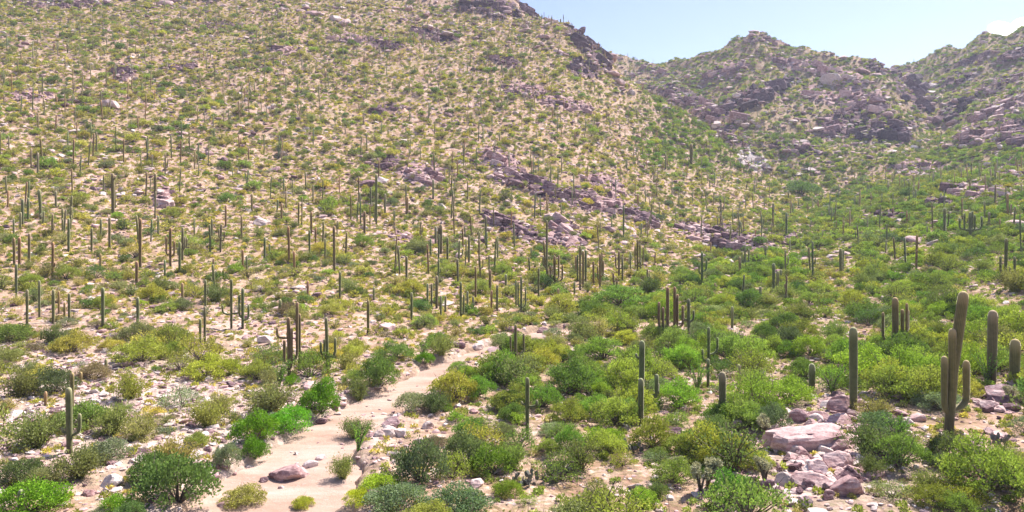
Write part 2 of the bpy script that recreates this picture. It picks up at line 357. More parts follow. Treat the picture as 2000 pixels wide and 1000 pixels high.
M_pink = rock_material('pink_rock', [(.34, (.22, .115, .115)), (.46, (.44, .28, .27)), (.56, (.60, .42, .39)), (.67, (.72, .57, .53))])
M_purp = rock_material('purple_rock', [(.34, (.045, .024, .028)), (.46, (.16, .09, .10)), (.57, (.33, .205, .21)), (.69, (.56, .41, .40))])
M_shaded = rock_material('shaded_cliff_rock', [(.34, (.025, .016, .022)), (.46, (.08, .05, .062)), (.57, (.17, .11, .125)), (.70, (.34, .25, .26))])  # darker copy of the purple rock, cliff shade put into its colour
M_pale = rock_material('pale_rock', [(.34, (.32, .22, .20)), (.48, (.56, .45, .41)), (.65, (.74, .64, .60))])
M_leaf = leaf_material('leaves', (.125, .122, .05), (.39, .375, .165), trans=.33)
M_bark = bark_material(); M_sag = saguaro_material()
t = NT('cholla_spines'); lv = t.attr('leafv').outputs['Fac']; M_cholla = t.done(t.princ(t.mix(lv, (.34, .33, .16), (.68, .64, .40)), .9).outputs[0])

# ------------------------------------------------------------------ terrain meshes
def grid_faces(mask, n, m):
    idx = np.full((n, m), -1, np.int64); vm = np.zeros((n, m), bool)
    q = mask[:-1, :-1] & mask[1:, :-1] & mask[1:, 1:] & mask[:-1, 1:]
    vm[:-1, :-1] |= q; vm[1:, :-1] |= q; vm[1:, 1:] |= q; vm[:-1, 1:] |= q
    idx[vm] = np.arange(vm.sum()); i, j = np.where(q)
    return vm, np.stack([idx[i, j], idx[i+1, j], idx[i+1, j+1], idx[i, j+1]], 1)
stony = np.clip(np.exp(-((UU-230)/420)**2-((V1-800)/140)**2)*1.2 + np.exp(-((UU-1650)/200)**2-((V1-900)/130)**2) + .35*fbm(XX, YY, 25, 3, 101)+.25*sstep(-6, 0, WD), 0, 1)
full = np.ones((NU, ND), bool)
vm, fc = grid_faces(full, NU, ND)
me = mesh_from('terrain', np.stack([XX[vm], YY[vm], Z1[vm]], 1), [fc], [M_ground], True,
               attrs={'rock': np.clip(RM, 0, 1)[vm], 'tone': RT[vm], 'stony': stony[vm], 'green': np.clip((COVG+.35*sstep(430, 560, DD))[vm], 0, 1)})
terrain = link('desert_terrain', me); tag(terrain, 'rocky pinkish desert hillsides and valley floor', 'terrain', kind='structure')
wm = (WD > -1.0) & (DD < 130)
vm, fc = grid_faces(wm, NU, ND)
wash = link('dry_wash', mesh_from('dry_wash', np.stack([XX[vm], YY[vm], bed[vm]], 1), [fc], [M_wash], True))
tag(wash, 'pale sandy dry wash winding between the bushes', 'dry wash', kind='structure')
# coarse ground around and behind the viewer so that the sheet has no edge near the camera
zn = float(np.mean(Z1[:, 0]))
bx = [(-4000, -3000), (4000, -3000), (4000, 1600), (-4000, 1600)]
me = mesh_from('plain', [(x, y, -6.5) for x, y in bx], [[[0, 1, 2, 3]]], [M_ground], attrs={'rock': [0]*4, 'tone': [0]*4, 'stony': [0]*4, 'green': [.4]*4})
tag(link('desert_plain', me), 'flat desert ground running on below and behind the hills', 'plain', kind='structure')

# ------------------------------------------------------------------ plant and rock builders
def tube(P, Rr, seg=5):
    P = np.array(P, float); V = []; n = len(P)
    for i in range(n):
        d = P[min(i+1, n-1)]-P[max(i-1, 0)]; d /= np.linalg.norm(d)+1e-9
        a = np.cross(d, [0, 1, 0] if abs(d[1]) < .9 else [1, 0, 0]); a /= np.linalg.norm(a); b = np.cross(d, a)
        for k in range(seg):
            t = 2*math.pi*k/seg; V.append(P[i]+Rr[i]*(math.cos(t)*a+math.sin(t)*b))
    Fq = [[i*seg+k, i*seg+(k+1) % seg, (i+1)*seg+(k+1) % seg, (i+1)*seg+k] for i in range(n-1) for k in range(seg)]
    return V, Fq
def shrub_geo(style, nleaf, seed, leaf):
    """foliage verts/faces and branches verts/faces for a shrub of half-width 1 and height 1"""
    r = np.random.RandomState(seed); bv, bf = [], []
    def addb(P, Rr):
        v, f = tube(P, Rr, 3); o = len(bv); bv.extend(v); bf.extend([[a+o for a in q] for q in f])
    if style == 'wand':        # creosote: many stems fanning from the ground, leaves along their outer halves
        nst = 26; S = []
        for i in range(nst):
            a = r.rand()*6.283; sp = r.rand()**.6*.95; top = np.array([math.cos(a)*sp, math.sin(a)*sp, (1-.45*sp**2)*r.uniform(.7, 1.02)])
            mid = top*np.array([.38, .38, .55]); b = r.randn(3)*.05; b[2] = -.05; S.append((b, mid, top))
            addb([b, mid, top*r.uniform(1.0, 1.12)], [.022, .014, .004])
        k = r.randint(0, nst, nleaf); tt = r.rand(nleaf)**.6; S = np.array(S)
        t_ = tt[:, None]; P = (1-t_)**2*S[k, 0]+2*t_*(1-t_)*S[k, 1]+t_**2*S[k, 2]
        P += r.randn(nleaf, 3)*(.05+.09*t_); out = P*np.array([1, 1, .8])
    elif style == 'tuft':
        a = r.rand(nleaf)*6.283; sp = r.rand(nleaf)**.5; P = np.stack([np.cos(a)*sp*.8, np.sin(a)*sp*.8, (.15+r.rand(nleaf)*.75)*(1-.5*sp**2)], 1); out = P+np.array([0, 0, .3])
    else:                      # rounded crowns built of uneven clumps
        nl = 9 if style == 'dome' else 13
        C = []
        for i in range(nl):
            a = i*2.4+r.rand(); sp = math.sqrt((i+.5)/nl)*.68; hz = (.66-.34*sp**1.5)*r.uniform(.7, 1.12)
            if style == 'airy': hz = r.uniform(.38, .78)*(1.08-.5*sp)
            C.append((math.cos(a)*sp, math.sin(a)*sp, hz, r.uniform(.20, .36)*(1.1 if style == 'dome' else .85)))
        for i in range(6 if style == 'dome' else 7):
            a = i*1.05+r.rand()*.6; C.append((math.cos(a)*.74, math.sin(a)*.74, r.uniform(.16, .34), r.uniform(.17, .27)))
        C = np.array(C); nl = len(C)
        for c in C:
            addb([(r.randn()*.03, r.randn()*.03, -.06), (c[0]*.35, c[1]*.35, c[2]*.45), (c[0], c[1], c[2])], [.034, .02, .008])
            for q in range(3):
                e = c[:3]+r.randn(3)*c[3]*.7+np.array([0, 0, c[3]*.7]); addb([(c[0], c[1], c[2]), (c[:3]+e)/2+r.randn(3)*.02, e], [.010, .007, .003])
        w = C[:, 3]**2; k = r.choice(nl, nleaf, p=w/w.sum()); d = r.randn(nleaf, 3); d /= np.linalg.norm(d, axis=1)[:, None]
        d[:, 2] = np.where(r.rand(nleaf) < .6, np.abs(d[:, 2]), d[:, 2])
        rad = C[k, 3]*(r.rand(nleaf)**(.33 if style == 'dome' else .5))*np.where(r.rand(nleaf) < .12, 1.3, 1.0)
        P = C[k, :3]+d*rad[:, None]*np.array([1.15, 1.15, .92]); out = d+P*.6
    P[:, 2] = np.maximum(P[:, 2], .02)
    out = out/(np.linalg.norm(out, axis=1)[:, None]+1e-6)
    L = out*.7+r.randn(nleaf, 3)*.55+np.array([0, 0, .25]); L /= np.linalg.norm(L, axis=1)[:, None]
    W = np.cross(L, r.randn(nleaf, 3)); W /= np.linalg.norm(W, axis=1)[:, None]
    ln = leaf*r.uniform(.7, 1.4, nleaf)[:, None]; wd = ln*(.30 if style in ('wand', 'tuft') else .42)
    V = np.stack([P-L*ln*.5, P+W*wd, P+L*ln*.6, P-W*wd], 1).reshape(-1, 3)
    Fl = np.arange(nleaf*4).reshape(-1, 4)
    cl = .5+.5*np.sin(P[:, 0]*7+seed)*np.sin(P[:, 1]*7+seed*2)
    lv = np.repeat(np.clip(r.rand(nleaf)*.65+cl*.35, 0, 1), 4)
    return V, Fl, lv, np.array(bv).reshape(-1, 3), np.array(bf).reshape(-1, 4)
def shrub_mesh(style, nleaf, seed, leaf, parts=False):
    V, Fl, lv, bv, bf = shrub_geo(style, nleaf, seed, leaf)
    if parts:
        a = mesh_from('foliage', V, [Fl], [M_leaf], False, attrs={'leafv': lv})
        b = mesh_from('branches', bv, [bf], [M_bark], True) if len(bv) else None
        return a, b
    Fq = np.concatenate([Fl, bf+len(V)]) if len(bv) else Fl; VV = np.concatenate([V, bv]) if len(bv) else V
    mi = np.concatenate([np.zeros(len(Fl)), np.ones(len(bf) if len(bv) else 0)]).astype(int)
    return mesh_from('shrub_'+style, VV, [Fq], [M_leaf, M_bark], False, mi, {'leafv': np.concatenate([lv, np.zeros(len(bv))]) if len(bv) else lv})
STY = ['dome', 'airy', 'wand', 'tuft']
LEAFN = {'near': dict(dome=6000, airy=5200, wand=4400, tuft=500), 'mid': dict(dome=950, airy=800, wand=700, tuft=160), 'far': dict(dome=260, airy=220, wand=200, tuft=60)}
LEAFS = {'near': dict(dome=.047, airy=.043, wand=.06, tuft=.2), 'mid': dict(dome=.10, airy=.10, wand=.12, tuft=.28), 'far': dict(dome=.19, airy=.18, wand=.2, tuft=.4)}
NEARP = {s: [shrub_mesh(s, int(LEAFN['near'][s]*(.35 if i == 3 else 1)), 10*i+hash(s) % 7+3 if False else 10*i+STY.index(s)*100+3, LEAFS['near'][s], True) for i in range(4)] for s in STY[:3]}
MIDM = {s: [shrub_mesh(s, int(LEAFN['mid'][s]*(.35 if i == 3 and s != 'tuft' else 1)), 500+10*i+STY.index(s)*100, LEAFS['mid'][s]) for i in range(4)] for s in STY}
FARM = {s: [shrub_mesh(s, LEAFN['far'][s], 900+10*i+STY.index(s)*100, LEAFS['far'][s]) for i in range(4)] for s in STY}

def column_geo(P, rad, ribs=14, per=2, dome=True, rings=None, res=1.0, tipw=.5, base_h=0, tot_h=1):
    """ribbed cactus stem along path P; rounded top"""
    P = np.array(P, float); seg = np.linalg.norm(np.diff(P, axis=0), axis=1); s = np.concatenate([[0], np.cumsum(seg)]); Lt = s[-1]
    n = rings or 12
    tt = np.concatenate([np.linspace(0, 1-rad*1.6/Lt, n), 1-rad/Lt*np.array([1.1, .6, .28, .08, 0])]) if dome else np.linspace(0, 1, n)
    tt = np.clip(tt, 0, 1)
    C = np.stack([np.interp(tt*Lt, s, P[:, k]) for k in range(3)], 1)
    prof = np.ones(len(tt))*rad
    if dome: prof[-5:] = rad*np.array([.97, .84, .62, .32, .04])
    prof[:n] *= .80+.24*np.sin(np.clip(tt[:n]*1.5+.35, 0, 1.6)) if dome else 1
    ns = ribs*per; V = []; rib = []; tip = []; hg = []
    up = np.array([0., 1, 0])
    for i in range(len(tt)):
        d = C[min(i+1, len(tt)-1)]-C[max(i-1, 0)]; d /= np.linalg.norm(d)+1e-9
        a = np.cross(up, d); 
        if np.linalg.norm(a) < .1: a = np.cross([1, 0, 0], d)
        a /= np.linalg.norm(a); b = np.cross(d, a)
        for k in range(ns):
            c = (k % per) == 0; t_ = 2*math.pi*k/ns; r_ = prof[i]*(1.07 if c else .80)
            V.append(C[i]+r_*(math.cos(t_)*a+math.sin(t_)*b)); rib.append(1.0 if c else 0.0)
            tip.append(max(0, 1-(1-tt[i])*Lt/(rad*3.5))); hg.append((C[i][2]-base_h)/tot_h)
    Fq = [[i*ns+k, i*ns+(k+1) % ns, (i+1)*ns+(k+1) % ns, (i+1)*ns+k] for i in range(len(tt)-1) for k in range(ns)]
    return V, Fq, rib, tip, hg
def cactus_mesh(name, g):
    V, Fq, rib, tip, hg = g
    return mesh_from(name, V, [Fq], [M_sag], True, attrs={'rib': rib, 'tip': tip, 'hgt': hg})
def arm_path(x0, y0, zj, dx, dy, ztop, rad):
    k = min(1.0, (ztop-zj)*.45+.2)
    return [(x0, y0, zj), (x0+dx*.45, y0+dy*.45, zj+.05*k), (x0+dx*.85, y0+dy*.85, zj+.22*k), (x0+dx, y0+dy, zj+.6*k), (x0+dx, y0+dy, max(ztop, zj+.62*k+.1))]
SLIM = []
def merge(gs):
    V, Fq, rib, tip, hg = [], [], [], [], []
    for g in gs:
        o = len(V); V.extend(g[0]); Fq.extend([[a+o for a in q] for q in g[1]]); rib += g[2]; tip += g[3]; hg += g[4]
    return V, Fq, rib, tip, hg
def variant_saguaro(seed, arms, lod):
    r = random.Random(seed); H = 6.0; rb, pr, rg = ((12, 2, 7) if lod == 'mid' else (6, 1, 3))
    lx, ly = r.uniform(-.2, .2), r.uniform(-.2, .2)
    gs = [column_geo([(0, 0, -.4), (lx*.3, ly*.3, H*.5), (lx, ly, H)], .215, rb, pr, True, rg, tot_h=H)]
    for i in range(arms):
        a = r.uniform(0, 6.28); zj = r.uniform(1.9, 3.2); q = r.uniform(.55, .85)
        gs.append(column_geo(arm_path(0, 0, zj, math.cos(a)*q, math.sin(a)*q, r.uniform(zj+.8, H*.86),   .14), .14, max(5, rb-3), pr, True, rg, tot_h=H))
    return cactus_mesh('saguaro_mesh', merge(gs))
SAGM = [variant_saguaro(i, a, 'mid') for i, a in enumerate([0, 0, 0, 1, 0, 2, 0, 3, 1, 4])]
SAGF = [variant_saguaro(50+i, a, 'far') for i, a in enumerate([0, 0, 0, 1, 0, 2, 3])]

def rock_mesh(seed, sub=3, cuts=9, flat=1.0, jit=.06, mat=None):
    r = random.Random(seed); bm = bmesh.new(); bmesh.ops.create_icosphere(bm, subdivisions=sub, radius=1.0)
    for _ in range(cuts):
        n = Vector((r.gauss(0, 1), r.gauss(0, 1), r.gauss(0, 1)*.9)).normalized(); d = r.uniform(.42, .72)
        for v in bm.verts:
            k = v.co.dot(n)-d
            if k > 0: v.co -= n*k
    for v in bm.verts:
        q = v.co; v.co += v.co.normalized()*jit*(math.sin(q.x*9+seed)*math.sin(q.y*11+seed*1.7)*.5+r.uniform(-.5, .5)*1.2)
        v.co.z *= flat
    me = bpy.data.meshes.new('rock_mesh'); bm.to_mesh(me); bm.free(); me.materials.append(mat or M_pink); return me
def rock_set(mat, base): return [rock_mesh(base+i, 3, 11+i % 5, random.Random(base+i).uniform(.6, .95), .05, mat) for i in range(7)]
ROUND = [rock_mesh(600+i, 3, 3, .85, .03, m) for i, m in enumerate((M_pink, M_purp, M_pale))]
ROCKD = rock_set(M_shaded, 700)
ROCKP, ROCKV, ROCKW = rock_set(M_pink, 200), rock_set(M_purp, 300), rock_set(M_pale, 400)
PEBB = [rock_mesh(500+i, 2, 6, .7, .08, m) for i, m in enumerate((M_pink, M_pale, M_pale, M_pink, M_purp))]

def ledge_mesh(seed, mat, n=13, ragged=.16):
    r = random.Random(seed); bm = bmesh.new(); rings = []
    for zi, (z, k) in enumerate(((-.6, .93), (0, 1.0), (.55, .98), (.86, .95), (1.0, .86))):
        ring = []
        for i in range(n):
            a = 6.283*i/n; rr = random.Random(seed*100+i).uniform(1-ragged*1.6, 1+ragged)
            sq = 1/max(abs(math.cos(a)), abs(math.sin(a)))**.55
            ring.append(bm.verts.new((math.cos(a)*rr*sq*k+r.uniform(-.05, .05), math.sin(a)*rr*sq*k+r.uniform(-.05, .05), z+r.uniform(-.07, .07)-.12*math.cos(a))))
        rings.append(ring)
    for p, q in zip(rings, rings[1:]):
        for i in range(n): bm.faces.new((p[i], p[(i+1) % n], q[(i+1) % n], q[i]))
    inner = [bm.verts.new((v.co.x*.5+r.uniform(-.06, .06), v.co.y*.5+r.uniform(-.06, .06), 1.02+r.uniform(-.06, .08)-.06*v.co.x)) for v in rings[-1]]
    for i in range(n): bm.faces.new((rings[-1][i], rings[-1][(i+1) % n], inner[(i+1) % n], inner[i]))
    bm.faces.new(inner); bmesh.ops.triangulate(bm, faces=[f for f in bm.faces if len(f.verts) > 4])
    me = bpy.data.meshes.new('ledge_mesh'); bm.to_mesh(me); bm.free(); me.materials.append(mat); return me
LEDGE = {0: [ledge_mesh(800+i, M_pink) for i in range(4)], 1: [ledge_mesh(820+i, M_purp) for i in range(4)], 2: [ledge_mesh(840+i, M_pale) for i in range(4)], 3: [ledge_mesh(860+i, M_shaded) for i in range(4)]}

# ------------------------------------------------------------------ labels: landmarks one can find in the picture
LAND = [('the dark boulder in the wash', 567, 930), ('the bright green wash-bank bush', 622, 765), ('the flat boulder slab', 1580, 868), ('the tall leaning four-stemmed saguaro', 1860, 780),
 ('the candelabra saguaro above the wash', 640, 710), ('the rounded pink boulder', 1645, 785), ('the lone saguaro by the boulder', 1667, 790), ('the two-armed saguaro at wash head', 1008, 705), ('the short-armed thicket saguaro', 1030, 850),
 ('the pair of saguaros in the thicket', 1253, 820), ('the tight saguaro cluster', 1310, 655), ('the big dark bush by the wash', 330, 930), ('the left multi-stemmed saguaro', 137, 860), ('the pale egg-shaped boulder', 215, 935),
 ('the reddish right-hand saguaro', 1750, 680), ('the fan-armed knoll saguaro', 1895, 465), ('the upper pink outcrop', 820, 345), ('the long purple outcrop band', 1130, 392), ('the lower pink outcrop', 1108, 460), ('the U-armed saguaro', 452, 635),
 ('the purple cliff on the skyline', 1160, 95), ('the middle summit', 1480, 64), ('the shadowed cliff in the gap', 1788, 182), ('the striped slabs on the right hill', 1945, 240), ('the white boulder chute', 1470, 318),
 ('the tallest left-slope saguaro', 221, 420), ('the pink left-slope rock patch', 320, 388), ('the boulder heap below the slab', 1618, 910), ('the thick right-edge saguaro', 1938, 742), ('the thick lone barrel-topped saguaro', 1411, 815),
 ('the dark ledges high on the hill', 850, 72), ('the small high left ledges', 240, 143), ('the gravel flat beyond the wash', 1110, 652), ('the saguaro clump mid valley', 1083, 565), ('the outcrop near the valley head', 1425, 470), ('the bare sandy patch on left', 520, 650),
 ('the lower left corner', 30, 985), ('the reddish lone mid-slope saguaro', 719, 645), ('the saguaro bunch below the outcrop', 1137, 560), ('the lower right corner', 1970, 985), ('the saguaro pair at left edge', 33, 514), ('the small outcrop on the knoll', 1830, 396), ('the long brown-stemmed saguaro', 653, 525), ('the yellow-green bush cluster', 400, 715), ('the upper right skyline', 1960, 70)]
ORD = ['', 'second ', 'third ', 'fourth ', 'fifth ', 'sixth ', 'seventh ', 'eighth ', 'ninth ', 'tenth ', 'eleventh ', 'twelfth ', 'thirteenth ', 'fourteenth ', 'fifteenth ', 'sixteenth ', 'seventeenth ', 'eighteenth ']
pending = []     # (object, adjective phrase, noun, u, v, extra)
def later(o, adj, noun, x, y, z): pending.append((o, adj, noun, 1000+F*x/y, rowof(x, y, z)))
used_labels = set()
def resolve_labels():
    buckets = {}
    for o, adj, noun, u, v in pending:
        d = [math.hypot(u-l[1], (v-l[2])*1.6) for l in LAND]; i = int(np.argmin(d)); du, dv = u-LAND[i][1], v-LAND[i][2]
        if abs(du) > abs(dv)*1.3: rel = 'right of' if du > 0 else 'left of'
        else: rel = 'in front of' if dv > 0 else 'behind'
        buckets.setdefault((adj, noun, rel, LAND[i][0]), []).append((d[i], o))
    for (adj, noun, rel, lm), L in buckets.items():
        L.sort(key=lambda q: q[0])
        for k, (d, o) in enumerate(L):
            if k == 0: lab = f'{adj} {noun} {rel} {lm}' if len(L) == 1 else f'nearest {adj} {noun} {rel} {lm}'
            elif k < 18: lab = f'{ORD[k]}nearest {adj} {noun} {rel} {lm}'
            else:
                lab = f'{adj} {noun} farther {rel} {lm}'; o['group'] = f'{adj} {noun} far {rel} {lm}'
            if len(lab.split()) > 15: lab = lab.replace(' the ', ' ')
            o['label'] = lab

